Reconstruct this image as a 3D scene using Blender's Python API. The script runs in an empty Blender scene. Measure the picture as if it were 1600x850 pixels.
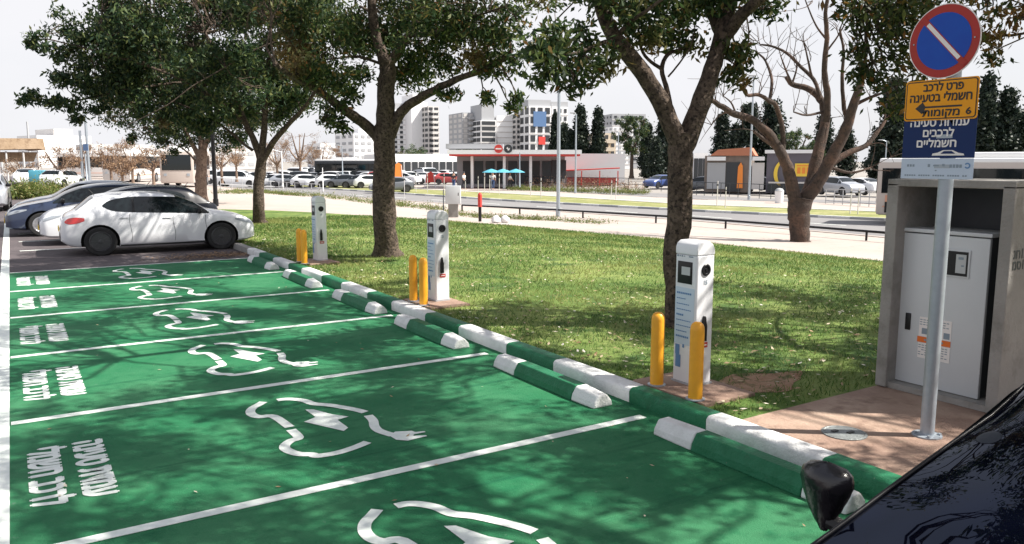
import bpy, bmesh, math, random
import numpy as np
from mathutils import Vector, Matrix
R = math.radians; PI = math.pi
sc = bpy.context.scene
col = sc.collection
rnd = random.Random(7)

# ------------------------------------------------------------------ camera
CAMH = 2.046; YAW = R(32.12); PIT = R(7.95); FPX = 1239.0
cam = bpy.data.objects.new('camera', bpy.data.cameras.new('camera')); col.objects.link(cam)
cam.location = (0, 0, CAMH); cam.rotation_euler = (R(90)-PIT, 0, -YAW)
cam.data.sensor_width = 36; cam.data.lens = 36*FPX/1600
cam.data.clip_start = .05; cam.data.clip_end = 6000
sc.camera = cam
# ------------------------------------------------------------------ light
SUNAZ = Vector((.78, -.60)).normalized(); SUNEL = R(50)
w = bpy.data.worlds.new('World'); sc.world = w; w.use_nodes = True
nt = w.node_tree; nt.nodes.clear(); N = nt.nodes.new; K = nt.links.new
sky = N('ShaderNodeTexSky'); sky.sky_type = 'NISHITA'; sky.sun_disc = False
sky.sun_elevation = SUNEL; sky.sun_rotation = math.atan2(SUNAZ.x, SUNAZ.y)
sky.dust_density = 2.5
b1 = N('ShaderNodeBackground'); b1.inputs[1].default_value = .08; K(sky.outputs[0], b1.inputs[0])
b2 = N('ShaderNodeBackground'); b2.inputs[0].default_value = (.93, .93, .965, 1); b2.inputs[1].default_value = .50
tc = N('ShaderNodeTexCoord'); mp = N('ShaderNodeMapping'); mp.inputs['Scale'].default_value = (1, 1, 2.6)
nz = N('ShaderNodeTexNoise'); nz.inputs['Scale'].default_value = 1.7; nz.inputs['Detail'].default_value = 6
rp = N('ShaderNodeMapRange'); rp.inputs[1].default_value = .32; rp.inputs[2].default_value = .58; rp.inputs[3].default_value = .8; rp.inputs[4].default_value = 1
mx = N('ShaderNodeMixShader'); out = N('ShaderNodeOutputWorld')
K(tc.outputs['Generated'], mp.inputs[0]); K(mp.outputs[0], nz.inputs[0]); K(nz.outputs[0], rp.inputs[0])
# thick bright veil near the horizon, bluer gaps overhead
sx = N('ShaderNodeSeparateXYZ'); K(tc.outputs['Generated'], sx.inputs[0]); el = N('ShaderNodeMapRange'); el.inputs[1].default_value = .25; el.inputs[2].default_value = .85; el.inputs[3].default_value = 1; el.inputs[4].default_value = .45
K(sx.outputs[2], el.inputs[0]); mu = N('ShaderNodeMath'); mu.operation = 'MULTIPLY'; K(rp.outputs[0], mu.inputs[0]); K(el.outputs[0], mu.inputs[1])
K(mu.outputs[0], mx.inputs[0]); K(b1.outputs[0], mx.inputs[1]); K(b2.outputs[0], mx.inputs[2]); K(mx.outputs[0], out.inputs[0])
sun = bpy.data.objects.new('sun', bpy.data.lights.new('sun', 'SUN')); col.objects.link(sun)
sun.data.energy = 5.0; sun.data.angle = R(.55); sun.data.color = (1, .95, .86)
sd = Vector((SUNAZ.x*math.cos(SUNEL), SUNAZ.y*math.cos(SUNEL), math.sin(SUNEL)))
sun.rotation_euler = sd.to_track_quat('Z', 'Y').to_euler(); sun.location = sd*50
sc.view_settings.view_transform = 'Standard'; sc.view_settings.look = 'None'
sc.view_settings.exposure = 1.0; sc.view_settings.gamma = 1
sc.cycles.max_bounces = 6; sc.cycles.transparent_max_bounces = 8

# ------------------------------------------------------------------ helpers
def ground_h(x):
    t = min(1, max(0, (x-9)/15)); return .1-.9*t*t*(3-2*t)
_f = Vector((math.sin(YAW)*math.cos(PIT), math.cos(YAW)*math.cos(PIT), -math.sin(PIT)))
_r = Vector((math.cos(YAW), -math.sin(YAW), 0)); _u = _r.cross(_f)
def ray(px, py): return _f+_r*((px-800)/FPX)-_u*((py-425)/FPX)
def G(px, py, z=None):
    """the spot on the terrain that photo point (px,py) shows"""
    d = ray(px, py)
    if z is not None:
        t = (z-CAMH)/d.z; return Vector((d.x*t, d.y*t, z))
    z = .1
    for _ in range(40):
        t = (z-CAMH)/d.z; z = .5*z+.5*(ground_h(d.x*t) if d.x*t > 4.4 else 0)
    t = (z-CAMH)/d.z
    return Vector((d.x*t, d.y*t, z))
def FW(p): return p.x*math.sin(YAW)+p.y*math.cos(YAW)
def D(px, py, dist):
    d = ray(px, py); t = dist/(d.x*math.sin(YAW)+d.y*math.cos(YAW))
    return Vector((d.x*t, d.y*t, CAMH+d.z*t))

class MB:
    def __init__(s): s.v = []; s.f = []; s.m = []; s.mi = 0
    def add(s, vs, fs):
        o = len(s.v); s.v += [tuple(v) for v in vs]
        s.f += [tuple(i+o for i in f) for f in fs]; s.m += [s.mi]*len(fs); return s
    def box(s, c, size, rz=0, bevel=0):
        cx, cy, cz = c; a, b, h = [q/2 for q in size]
        if bevel: return s.bbox(c, size, rz, bevel)
        P = [(x, y, z) for z in (-h, h) for x, y in ((-a, -b), (a, -b), (a, b), (-a, b))]
        cs, sn = math.cos(rz), math.sin(rz)
        s.add([(cx+x*cs-y*sn, cy+x*sn+y*cs, cz+z) for x, y, z in P],
              [(3, 2, 1, 0), (4, 5, 6, 7), (0, 1, 5, 4), (1, 2, 6, 5), (2, 3, 7, 6), (3, 0, 4, 7)]); return s
    def bbox(s, c, size, rz, bv):
        bm = bmesh.new(); bmesh.ops.create_cube(bm, size=1)
        for v in bm.verts: v.co = Vector((v.co.x*size[0], v.co.y*size[1], v.co.z*size[2]))
        bmesh.ops.bevel(bm, geom=bm.edges[:], offset=bv, segments=2, affect='EDGES', profile=.6)
        M = Matrix.Translation(c) @ Matrix.Rotation(rz, 4, 'Z')
        bm.verts.ensure_lookup_table()
        s.add([M @ v.co for v in bm.verts], [[v.index for v in f.verts] for f in bm.faces]); bm.free(); return s
    def tube(s, pts, rad, n=8, cap=True):
        pts = [Vector(p) for p in pts]; k = len(pts)
        if not hasattr(rad, '__len__'): rad = [rad]*k
        o = len(s.v); prev = None
        for i, p in enumerate(pts):
            t = (pts[min(i+1, k-1)]-pts[max(i-1, 0)])
            if t.length < 1e-9: t = Vector((0, 0, 1))
            t.normalize()
            if prev is None:
                a = t.cross(Vector((0, 0, 1)))
                if a.length < .1: a = t.cross(Vector((1, 0, 0)))
            else: a = prev-t*prev.dot(t)
            a.normalize(); prev = a; b = t.cross(a)
            for j in range(n):
                an = 2*PI*j/n; s.v.append(tuple(p+(a*math.cos(an)+b*math.sin(an))*rad[i]))
        for i in range(k-1):
            for j in range(n):
                s.f.append((o+i*n+j, o+i*n+(j+1) % n, o+(i+1)*n+(j+1) % n, o+(i+1)*n+j)); s.m.append(s.mi)
        if cap:
            s.f.append(tuple(o+j for j in range(n))[::-1]); s.m.append(s.mi)
            s.f.append(tuple(o+(k-1)*n+j for j in range(n))); s.m.append(s.mi)
        return s
    def lathe(s, prof, c=(0, 0, 0), n=20, axis='Z'):
        o = len(s.v); cx, cy, cz = c
        for r_, h in prof:
            for j in range(n):
                a = 2*PI*j/n; x, y = r_*math.cos(a), r_*math.sin(a)
                q = (x, y, h) if axis == 'Z' else ((x, h, y) if axis == 'Y' else (h, x, y))
                s.v.append((cx+q[0], cy+q[1], cz+q[2]))
        for i in range(len(prof)-1):
            for j in range(n):
                s.f.append((o+i*n+j, o+i*n+(j+1) % n, o+(i+1)*n+(j+1) % n, o+(i+1)*n+j)); s.m.append(s.mi)
        s.f.append(tuple(o+j for j in range(n))[::-1]); s.m.append(s.mi)
        s.f.append(tuple(o+(len(prof)-1)*n+j for j in range(n))); s.m.append(s.mi)
        return s
    def poly(s, pts, h0, h1, plane='XY'):
        """extruded outline; XY: up z, XZ: along y, YZ: along x"""
        def q(a, b, h): return {'XY': (a, b, h), 'XZ': (a, h, b), 'YZ': (h, a, b)}[plane]
        n = len(pts)
        s.add([q(a, b, h0) for a, b in pts]+[q(a, b, h1) for a, b in pts],
              [tuple(range(n))[::-1], tuple(range(n, 2*n))]+[(i, (i+1) % n, n+(i+1) % n, n+i) for i in range(n)]); return s
    def grid(s, P, nu, nv, wrap=False):
        s.add(P, [(i*nv+j, i*nv+(j+1) % nv, (i+1)*nv+(j+1) % nv, (i+1)*nv+j) for i in range(nu-1) for j in range(nv if wrap else nv-1)]); return s
    def build(s, name, mat, parent=None, smooth=False, fixn=True, auto=None):
        me = bpy.data.meshes.new(name); me.from_pydata(s.v, [], s.f)
        mats = mat if isinstance(mat, (list, tuple)) else [mat]
        for m in mats: me.materials.append(m)
        if len(mats) > 1: me.polygons.foreach_set('material_index', s.m)
        if fixn:
            bm = bmesh.new(); bm.from_mesh(me); bmesh.ops.recalc_face_normals(bm, faces=bm.faces); bm.to_mesh(me); bm.free()
        if smooth: me.polygons.foreach_set('use_smooth', [True]*len(me.polygons))
        if auto:
            me.polygons.foreach_set('use_smooth', [True]*len(me.polygons)); me.set_sharp_from_angle(angle=R(auto))
        me.update()
        o = bpy.data.objects.new(name, me); col.objects.link(o)
        if parent: o.parent = parent
        return o
def tag(o, label=None, cat=None, group=None, kind=None):
    if label: o['label'] = label
    if cat: o['category'] = cat
    if group: o['group'] = group
    if kind: o['kind'] = kind
    return o
def thing(name, label, cat, loc=(0, 0, 0), rz=0, group=None):
    o = bpy.data.objects.new(name, None); col.objects.link(o); o.empty_display_size = .2
    o.location = loc; o.rotation_euler = (0, 0, rz); return tag(o, label, cat, group)
def struct(o): o['kind'] = 'structure'; return o
def kids(o): return [c for c in bpy.data.objects if c.parent == o]
def dup(o, loc=None, rz=None, label=None, parent=None):
    c = o.copy(); col.objects.link(c); c.parent = parent
    if loc is not None: c.location = loc
    if rz is not None: c.rotation_euler = (0, 0, rz)
    if label: c['label'] = label
    for ch in kids(o):
        if ch != c: dup(ch, parent=c)
    return c

# ------------------------------------------------------------------ materials
def mat(name, rgb, rough=.6, metal=0, spec=.5, coat=0, noise=None, bump=None, alpha=None, emis=None):
    """noise=(scale, amount[, rgb2]) ; bump=(scale, strength)"""
    m = bpy.data.materials.new(name); m.use_nodes = True; t = m.node_tree; b = t.nodes['Principled BSDF']
    b.inputs['Base Color'].default_value = (*rgb, 1); b.inputs['Roughness'].default_value = rough
    b.inputs['Metallic'].default_value = metal; b.inputs['Specular IOR Level'].default_value = spec
    b.inputs['Coat Weight'].default_value = coat; b.inputs['Coat Roughness'].default_value = .03
    if noise or bump:
        tc = t.nodes.new('ShaderNodeTexCoord')
    if noise:
        sc_, am = noise[0], noise[1]; c2 = noise[2] if len(noise) > 2 else tuple(q*.5 for q in rgb)
        n = t.nodes.new('ShaderNodeTexNoise'); n.inputs['Scale'].default_value = sc_; n.inputs['Detail'].default_value = 8; n.inputs['Roughness'].default_value = .65
        t.links.new(tc.outputs['Object'], n.inputs[0])
        r = t.nodes.new('ShaderNodeMapRange'); r.inputs[1].default_value = .38; r.inputs[2].default_value = .68; r.inputs[4].default_value = am
        t.links.new(n.outputs[0], r.inputs[0])
        x = t.nodes.new('ShaderNodeMix'); x.data_type = 'RGBA'; x.inputs[6].default_value = (*rgb, 1); x.inputs[7].default_value = (*c2, 1)
        t.links.new(r.outputs[0], x.inputs[0]); t.links.new(x.outputs[2], b.inputs['Base Color'])
    if bump:
        n = t.nodes.new('ShaderNodeTexNoise'); n.inputs['Scale'].default_value = bump[0]; n.inputs['Detail'].default_value = 6
        t.links.new(tc.outputs['Object'], n.inputs[0])
        bp = t.nodes.new('ShaderNodeBump'); bp.inputs['Strength'].default_value = bump[1]; bp.inputs['Distance'].default_value = .02
        t.links.new(n.outputs[0], bp.inputs['Height']); t.links.new(bp.outputs[0], b.inputs['Normal'])
    return m
def mixmat(name, layers, rough=.8, bump=None, spec=.3):
    """layers: list of (rgb, scale, lo, hi) mixed over each other by object-space noise"""
    m = bpy.data.materials.new(name); m.use_nodes = True; t = m.node_tree; b = t.nodes['Principled BSDF']
    b.inputs['Roughness'].default_value = rough; b.inputs['Specular IOR Level'].default_value = spec
    tc = t.nodes.new('ShaderNodeTexCoord'); cur = None
    for k, (rgb, s_, lo, hi, *st) in enumerate(layers):
        if cur is None:
            c = t.nodes.new('ShaderNodeRGB'); c.outputs[0].default_value = (*rgb, 1); cur = c.outputs[0]; continue
        mp = t.nodes.new('ShaderNodeMapping'); mp.inputs['Location'].default_value = (k*7.3, k*3.1, 0)
        if st: mp.inputs['Scale'].default_value = st[0]
        n = t.nodes.new('ShaderNodeTexNoise'); n.inputs['Scale'].default_value = s_; n.inputs['Detail'].default_value = 8; n.inputs['Roughness'].default_value = .62
        t.links.new(tc.outputs['Object'], mp.inputs[0]); t.links.new(mp.outputs[0], n.inputs[0])
        r = t.nodes.new('ShaderNodeMapRange'); r.inputs[1].default_value = lo; r.inputs[2].default_value = hi
        t.links.new(n.outputs[0], r.inputs[0])
        x = t.nodes.new('ShaderNodeMix'); x.data_type = 'RGBA'; t.links.new(cur, x.inputs[6]); x.inputs[7].default_value = (*rgb, 1)
        t.links.new(r.outputs[0], x.inputs[0]); cur = x.outputs[2]
    t.links.new(cur, b.inputs['Base Color'])
    if bump:
        n = t.nodes.new('ShaderNodeTexNoise'); n.inputs['Scale'].default_value = bump[0]; n.inputs['Detail'].default_value = 8
        t.links.new(tc.outputs['Object'], n.inputs[0])
        bp = t.nodes.new('ShaderNodeBump'); bp.inputs['Strength'].default_value = bump[1]; bp.inputs['Distance'].default_value = .03
        t.links.new(n.outputs[0], bp.inputs['Height']); t.links.new(bp.outputs[0], b.inputs['Normal'])
    return m
def leafmat(name, cols, rough=.55, trans=.35, patch=None):
    m = bpy.data.materials.new(name); m.use_nodes = True; t = m.node_tree; b = t.nodes['Principled BSDF']
    g = t.nodes.new('ShaderNodeNewGeometry'); r = t.nodes.new('ShaderNodeValToRGB')
    e = r.color_ramp; e.interpolation = 'LINEAR'
    while len(e.elements) < len(cols): e.elements.new(.5)
    for i, (p, c) in enumerate(cols): e.elements[i].position = p; e.elements[i].color = (*c, 1)
    t.links.new(g.outputs['Random Per Island'], r.inputs[0]); cur = r.outputs[0]
    if patch:
        tc = t.nodes.new('ShaderNodeTexCoord'); n = t.nodes.new('ShaderNodeTexNoise'); n.inputs['Scale'].default_value = patch[0]; n.inputs['Detail'].default_value = 1
        t.links.new(tc.outputs['Object'], n.inputs[0]); mr = t.nodes.new('ShaderNodeMapRange'); mr.inputs[1].default_value = patch[2]; mr.inputs[2].default_value = patch[3]; mr.inputs[4].default_value = .75
        t.links.new(n.outputs[0], mr.inputs[0]); x = t.nodes.new('ShaderNodeMix'); x.data_type = 'RGBA'
        t.links.new(mr.outputs[0], x.inputs[0]); t.links.new(cur, x.inputs[6]); x.inputs[7].default_value = (*patch[1], 1); cur = x.outputs[2]
    t.links.new(cur, b.inputs['Base Color']); b.inputs['Roughness'].default_value = rough; b.inputs['Specular IOR Level'].default_value = .35
    if trans:
        tr = t.nodes.new('ShaderNodeBsdfTranslucent'); t.links.new(cur, tr.inputs[0])
        mxs = t.nodes.new('ShaderNodeMixShader'); mxs.inputs[0].default_value = trans
        o = t.nodes['Material Output']; t.links.new(b.outputs[0], mxs.inputs[1]); t.links.new(tr.outputs[0], mxs.inputs[2]); t.links.new(mxs.outputs[0], o.inputs[0])
    return m
M = {}
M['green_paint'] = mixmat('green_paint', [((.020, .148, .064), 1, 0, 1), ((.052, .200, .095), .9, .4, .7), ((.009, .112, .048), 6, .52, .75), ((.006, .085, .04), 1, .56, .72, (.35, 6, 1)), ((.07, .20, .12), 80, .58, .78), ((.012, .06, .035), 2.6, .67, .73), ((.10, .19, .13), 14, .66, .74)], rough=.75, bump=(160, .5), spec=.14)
M['white_paint'] = mat('white_paint', (.74, .76, .75), .6, noise=(18, .35, (.50, .55, .52)), bump=(120, .15))
M['line_paint'] = mat('line_paint', (.72, .75, .72), .6, noise=(14, .4, (.42, .52, .45)))
M['kerb_green'] = mixmat('kerb_green', [((.012, .125, .055), 1, 0, 1), ((.022, .16, .08), 9, .4, .7), ((.20, .20, .18), 34, .70, .72), ((.04, .10, .06), 4, .6, .75)], rough=.55, bump=(60, .35), spec=.25)
M['kerb_white'] = mixmat('kerb_white', [((.70, .70, .70), 1, 0, 1), ((.58, .58, .57), 7, .45, .7), ((.26, .25, .23), 30, .70, .725), ((.40, .38, .36), 3, .62, .76)], rough=.6, bump=(60, .35), spec=.25)
M['asphalt'] = mixmat('asphalt', [((.085, .072, .077), 1, 0, 1), ((.12, .10, .105), .8, .4, .7), ((.055, .047, .05), 5, .5, .75), ((.17, .15, .15), 90, .62, .8)], rough=.85, bump=(150, .4))
M['road'] = mixmat('road', [((.20, .195, .198), 1, 0, 1), ((.165, .16, .165), .25, .4, .7), ((.24, .23, .235), 3, .5, .8)], rough=.85)
M['path'] = mixmat('path', [((.36, .31, .28), 1, 0, 1), ((.40, .35, .325), .4, .4, .7), ((.28, .24, .215), 2.5, .55, .8)], rough=.85, bump=(40, .2))
M['plaza'] = mixmat('plaza', [((.25, .235, .22), 1, 0, 1), ((.31, .29, .27), .05, .4, .7), ((.20, .185, .175), .4, .55, .8)], rough=.9)
M['lawn'] = mixmat('lawn', [((.08, .14, .026), 1, 0, 1), ((.20, .25, .07), .45, .40, .62), ((.035, .08, .02), 1.6, .5, .68), ((.26, .21, .11), 9, .60, .74), ((.16, .085, .045), .8, .67, .73)], rough=.95, bump=(35, .8))
M['soil'] = mixmat('soil', [((.26, .14, .085), 1, 0, 1), ((.36, .24, .16), 3, .4, .7), ((.10, .10, .035), 7, .52, .62)], rough=.95, bump=(30, .8))
M['median'] = mixmat('median', [((.20, .21, .075), 1, 0, 1), ((.32, .30, .15), .5, .45, .65), ((.12, .15, .04), 3, .5, .7)], rough=.95)
M['concrete_pad'] = mixmat('concrete_pad', [((.27, .18, .14), 1, 0, 1), ((.40, .29, .225), 1.1, .45, .65), ((.19, .12, .09), 4, .52, .75), ((.35, .26, .19), 16, .58, .75)], rough=.85, bump=(40, .35))
M['concrete'] = mixmat('concrete', [((.255, .245, .23), 1, 0, 1), ((.33, .315, .30), 1.4, .4, .7), ((.17, .16, .145), 3.5, .52, .75)], rough=.85, bump=(40, .3))
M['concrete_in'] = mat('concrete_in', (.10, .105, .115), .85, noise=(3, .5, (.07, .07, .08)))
M['bark'] = mixmat('bark', [((.078, .058, .046), 1, 0, 1), ((.14, .105, .082), 9, .45, .62), ((.028, .021, .018), 22, .48, .62)], rough=.95, bump=(26, 1.0))
M['bark_pale'] = mixmat('bark_pale', [((.21, .15, .115), 1, 0, 1), ((.30, .22, .17), 6, .45, .65), ((.09, .06, .05), 16, .5, .65)], rough=.95, bump=(26, 1.0))
M['bark_grey'] = mixmat('bark_grey', [((.060, .045, .038), 1, 0, 1), ((.12, .075, .056), 2, .45, .65), ((.025, .020, .018), 12, .5, .75)], rough=.95, bump=(20, 1.0))
M['leaf'] = leafmat('leaf', [(0, (.018, .042, .018)), (.45, (.042, .078, .026)), (.8, (.11, .15, .045)), (.95, (.20, .20, .07)), (1, (.30, .14, .05))], trans=.42, patch=(.55, (.20, .12, .045), .60, .68))
M['leaf_dark'] = leafmat('leaf_dark', [(0, (.015, .038, .020)), (.5, (.034, .066, .028)), (.85, (.09, .13, .04)), (1, (.18, .19, .07))], trans=.40, patch=(.4, (.15, .10, .045), .66, .72))
M['leaf_olive'] = leafmat('leaf_olive', [(0, (.02, .038, .014)), (.5, (.045, .068, .022)), (.85, (.10, .12, .035)), (1, (.26, .12, .035))], patch=(.9, (.22, .11, .04), .60, .68))
M['leaf_brown'] = leafmat('leaf_brown', [(0, (.16, .10, .065)), (.6, (.24, .15, .095)), (1, (.34, .22, .12))], trans=.2)
M['leaf_conifer'] = leafmat('leaf_conifer', [(0, (.008, .017, .014)), (.6, (.016, .030, .020)), (1, (.04, .055, .03))], trans=.15)
M['grass'] = leafmat('grass', [(0, (.028, .085, .014)), (.45, (.075, .16, .028)), (.8, (.18, .245, .065)), (1, (.40, .36, .17))], trans=.35, rough=.7, patch=(.5, (.27, .28, .09), .50, .66))
M['shrub'] = leafmat('shrub', [(0, (.06, .10, .02)), (.6, (.14, .18, .04)), (1, (.28, .24, .10))])
M['litter'] = leafmat('litter', [(0, (.22, .13, .07)), (.4, (.42, .30, .17)), (.8, (.62, .55, .42)), (1, (.75, .70, .62))], trans=.1)
M['yellow'] = mat('yellow', (.80, .36, .018), .45, noise=(14, .3, (.62, .26, .02)), bump=(30, .1))
M['charger_white'] = mat('charger_white', (.72, .73, .76), .35, coat=.2, noise=(5, .2, (.62, .62, .64)))
M['charger_blue'] = mat('charger_blue', (.50, .60, .70), .4)
M['ink_blue'] = mat('ink_blue', (.10, .22, .42), .5)
M['ink_grey'] = mat('ink_grey', (.22, .27, .32), .5)
M['black_plastic'] = mat('black_plastic', (.010, .010, .012), .35, spec=.35)
M['rubber'] = mat('rubber', (.014, .014, .015), .8)
M['red_label'] = mat('red_label', (.42, .03, .03), .5)
M['screen'] = mat('screen', (.45, .47, .48), .3)
M['steel'] = mat('steel', (.42, .47, .52), .45, metal=.7, noise=(20, .4, (.30, .34, .38)))
M['galv'] = mat('galv', (.36, .40, .45), .42, metal=.35, noise=(12, .5, (.26, .30, .34)))
M['iron'] = mat('iron', (.28, .30, .30), .5, metal=.5, noise=(20, .5, (.12, .13, .13)), bump=(60, .5))
M['cab_grey'] = mat('cab_grey', (.56, .58, .60), .4, noise=(4, .3, (.50, .52, .54)))
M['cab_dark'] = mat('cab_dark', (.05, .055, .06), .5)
M['sticker_grey'] = mat('sticker_grey', (.035, .04, .05), .6, spec=.2)
M['sign_red'] = mat('sign_red', (.40, .035, .03), .35, spec=.2, noise=(6, .5, (.32, .05, .03)))
M['sign_blue'] = mat('sign_blue', (.008, .075, .42), .35, spec=.2, noise=(6, .5, (.01, .05, .36)))
M['sign_white'] = mat('sign_white', (.78, .74, .72), .4, spec=.2)
M['sign_orange'] = mat('sign_orange', (.80, .33, .012), .4, spec=.2, noise=(5, .4, (.75, .30, .02)))
M['ink_black'] = mat('ink_black', (.015, .013, .012), .5)
M['sign_navy'] = mat('sign_navy', (.004, .022, .10), .4, spec=.2)
M['sign_pale'] = mat('sign_pale', (.50, .57, .68), .4, spec=.2)
M['sticker_orange'] = mat('sticker_orange', (.75, .16, .02), .5)
M['car_white'] = mat('car_white', (.72, .73, .76), .3, coat=.8)
M['car_navy'] = mat('car_navy', (.022, .035, .075), .3, coat=1, metal=.3)
M['car_black'] = mat('car_black', (.004, .005, .010), .25, coat=.6, spec=.3)
M['car_silver'] = mat('car_silver', (.40, .42, .46), .35, coat=.8, metal=.4)
M['car_grey'] = mat('car_grey', (.12, .13, .15), .35, coat=.8, metal=.3)
M['car_red'] = mat('car_red', (.40, .05, .05), .35, coat=.8)
M['car_blue'] = mat('car_blue', (.03, .06, .20), .35, coat=.8)
M['glass'] = mat('glass', (.008, .012, .014), .04, spec=.5)
M['glass_front'] = mat('glass_front', (.0015, .002, .006), .01, spec=.5)
M['wrap'] = mat('wrap', (.010, .009, .012), .2, bump=(16, .35), spec=.6)
M['glass_front'].node_tree.nodes['Principled BSDF'].inputs['Specular Tint'].default_value = (.55, .68, 1, 1)
M['rim'] = mat('rim', (.07, .07, .075), .3, metal=.4)
M['rim_silver'] = mat('rim_silver', (.5, .5, .52), .3, metal=.8)
M['tail_red'] = mat('tail_red', (.55, .02, .02), .15, coat=1)
M['lamp_clear'] = mat('lamp_clear', (.30, .33, .37), .1, coat=1)
M['bus_beige'] = mat('bus_beige', (.50, .44, .40), .35, coat=.4)
M['bus_white'] = mat('bus_white', (.80, .80, .80), .35, coat=.4)
M['bus_orange'] = mat('bus_orange', (.60, .30, .20), .4)
M['bld_white'] = mat('bld_white', (.80, .80, .81), .8, noise=(.05, .3, (.55, .55, .57)))
M['bld_pale'] = mat('bld_pale', (.55, .53, .52), .8)
M['bld_beige'] = mat('bld_beige', (.52, .45, .36), .8)
M['bld_grey'] = mat('bld_grey', (.36, .37, .39), .8)
M['bld_dark'] = mat('bld_dark', (.03, .034, .04), .5)
M['bld_glass'] = mat('bld_glass', (.03, .04, .05), .4)
M['bld_blue'] = mat('bld_blue', (.10, .18, .34), .25)
M['roof_red'] = mat('roof_red', (.42, .16, .09), .7)
M['bright_red'] = mat('bright_red', (.60, .05, .04), .5)
M['orange'] = mat('orange', (.80, .25, .04), .6)
M['cyan'] = mat('cyan', (.08, .33, .44), .6)
M['thatch'] = mixmat('thatch', [((.36, .26, .17), 1, 0, 1), ((.45, .34, .24), .6, .4, .7), ((.25, .17, .11), 3, .5, .7)], rough=.95, bump=(6, .8))
M['yellow_sign'] = mat('yellow_sign', (.80, .55, .06), .5)
M['kiosk_grey'] = mat('kiosk_grey', (.13, .12, .15), .7)
M['kiosk_stone'] = mat('kiosk_stone', (.20, .165, .145), .85, noise=(2, .6, (.12, .10, .09)))
M['skin'] = mat('skin', (.45, .27, .19), .6)
M['cloth_white'] = mat('cloth_white', (.7, .7, .7), .8)
M['cloth_dark'] = mat('cloth_dark', (.03, .03, .04), .8)
M['cloth_blue'] = mat('cloth_blue', (.05, .09, .2), .8)

def text_mb(mb, body, size, place, depth=.0015, bold=0, squash=(1, 1), center=True, spacing=1):
    """lay flat lettering; place(a,b,h)->world; a along reading direction, b up"""
    cu = bpy.data.curves.new('lettering', 'FONT'); cu.body = body; cu.size = size; cu.extrude = depth/2
    cu.resolution_u = 3; cu.space_character = spacing
    ob = bpy.data.objects.new('lettering', cu); col.objects.link(ob)
    dg = bpy.context.evaluated_depsgraph_get(); me = bpy.data.meshes.new_from_object(ob.evaluated_get(dg))
    vs = [v.co.copy() for v in me.vertices]
    if vs:
        x0 = min(v.x for v in vs); x1 = max(v.x for v in vs); c = (x0+x1)/2 if center else x0
        for q, (ox, oy) in enumerate(((0, 0), (bold, 0), (-bold, 0), (0, bold), (0, -bold)) if bold else ((0, 0),)):
            mb.add([place((v.x-c)*squash[0]+ox, v.y*squash[1]+oy, v.z+depth/2+q*.00015) for v in vs], [tuple(p.vertices) for p in me.polygons])
    bpy.data.objects.remove(ob); bpy.data.curves.remove(cu); bpy.data.meshes.remove(me)
    return (x1-x0)*squash[0] if vs else 0
def heb(s): return s[::-1]

# ------------------------------------------------------------------ ground sheets
def sheet(name, ca, cb, Ys, ncol, dz, m, hf=ground_h):
    mb = MB(); P = []
    for y in Ys:
        a, b = ca(y), cb(y)
        for j in range(ncol+1):
            x = a+(b-a)*j/ncol; P.append((x, y, hf(x)+dz))
    mb.grid(P, len(Ys), ncol+1); return struct(mb.build(name, m))
def curve(pts):
    """X of a ground line as a function of Y, from photo points"""
    q = sorted([(p.y, p.x) for p in (G(*a) for a in pts)]); ys = [a for a, _ in q]; xs = [b for _, b in q]
    s0 = (xs[1]-xs[0])/(ys[1]-ys[0]); s1 = (xs[-1]-xs[-3])/(ys[-1]-ys[-3])
    def f(y):
        if y < ys[0]: return xs[0]+(y-ys[0])*s0*.6
        if y > ys[-1]: return xs[-1]+(y-ys[-1])*s1
        return float(np.interp(y, ys, xs))
    return f
c_lawn = curve([(352, 327), (420, 328.5), (600, 339), (800, 353), (1000, 370), (1100, 379), (1370, 407)])
c_road = curve([(422, 299), (586, 310), (800, 325), (1100, 345.5), (1380, 370)])
c_top = curve([(430, 289.5), (600, 300), (800, 313), (1080, 328), (1400, 343)])
c_med = curve([(430, 287), (640, 295), (800, 303), (1080, 320), (1370, 331)])
c_walk = curve([(430, 284.5), (640, 289), (800, 296), (1080, 311), (1370, 319)])
const = lambda c: (lambda y: c)
Ys = list(np.concatenate([np.linspace(-30, 60, 91), np.linspace(63, 140, 30), [180, 260]]))
gx = list(np.concatenate([[-3000, -400, -60, -10, 4.42, 9], np.linspace(10, 24, 15), [60, 400, 3500]]))
mb = MB(); gy = [-300, -60, 0, 60, 200, 600, 4000]
mb.grid([(x, y, (ground_h(x) if x > 4.43 else .1)-.135) for y in gy for x in gx], len(gy), len(gx)); struct(mb.build('ground', M['plaza']))
flat = lambda x: 0
sheet('driveway_asphalt', const(-9), const(4.44), [-30, -10, 0, 10, 20, 40, 70, 130], 2, 0, M['asphalt'], flat)
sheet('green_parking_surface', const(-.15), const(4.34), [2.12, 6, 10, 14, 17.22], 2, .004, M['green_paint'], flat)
sheet('bay_edge_line', const(-.29), const(-.15), [-8, 2, 17, 33], 1, .005, M['line_paint'], flat)
mb = MB()
for k in range(7):
    y = 2.17+2.5*k; mb.box((2.02, y, .008), (4.32, .085 if k < 6 else .06, .003))
struct(mb.build('bay_dividing_lines', M['line_paint']))
mb = MB()
for y in (19.9, 22.4, 24.9, 27.4, 29.9): mb.box((2.1, y-.9 if 0 else y+1.45, .005), (4.1, .1, .003))
struct(mb.build('far_bay_lines', M['line_paint']))
Yl = list(np.arange(-14, 17.9, .6))+list(np.arange(18, 36, 1.0))
sheet('lawn', lambda y: 4.5 if y < 18.6 else min(7.5, 4.5+(y-18.6)*.12), c_lawn, [y for y in Yl if y < 36], 26, 0, M['lawn'])
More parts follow.
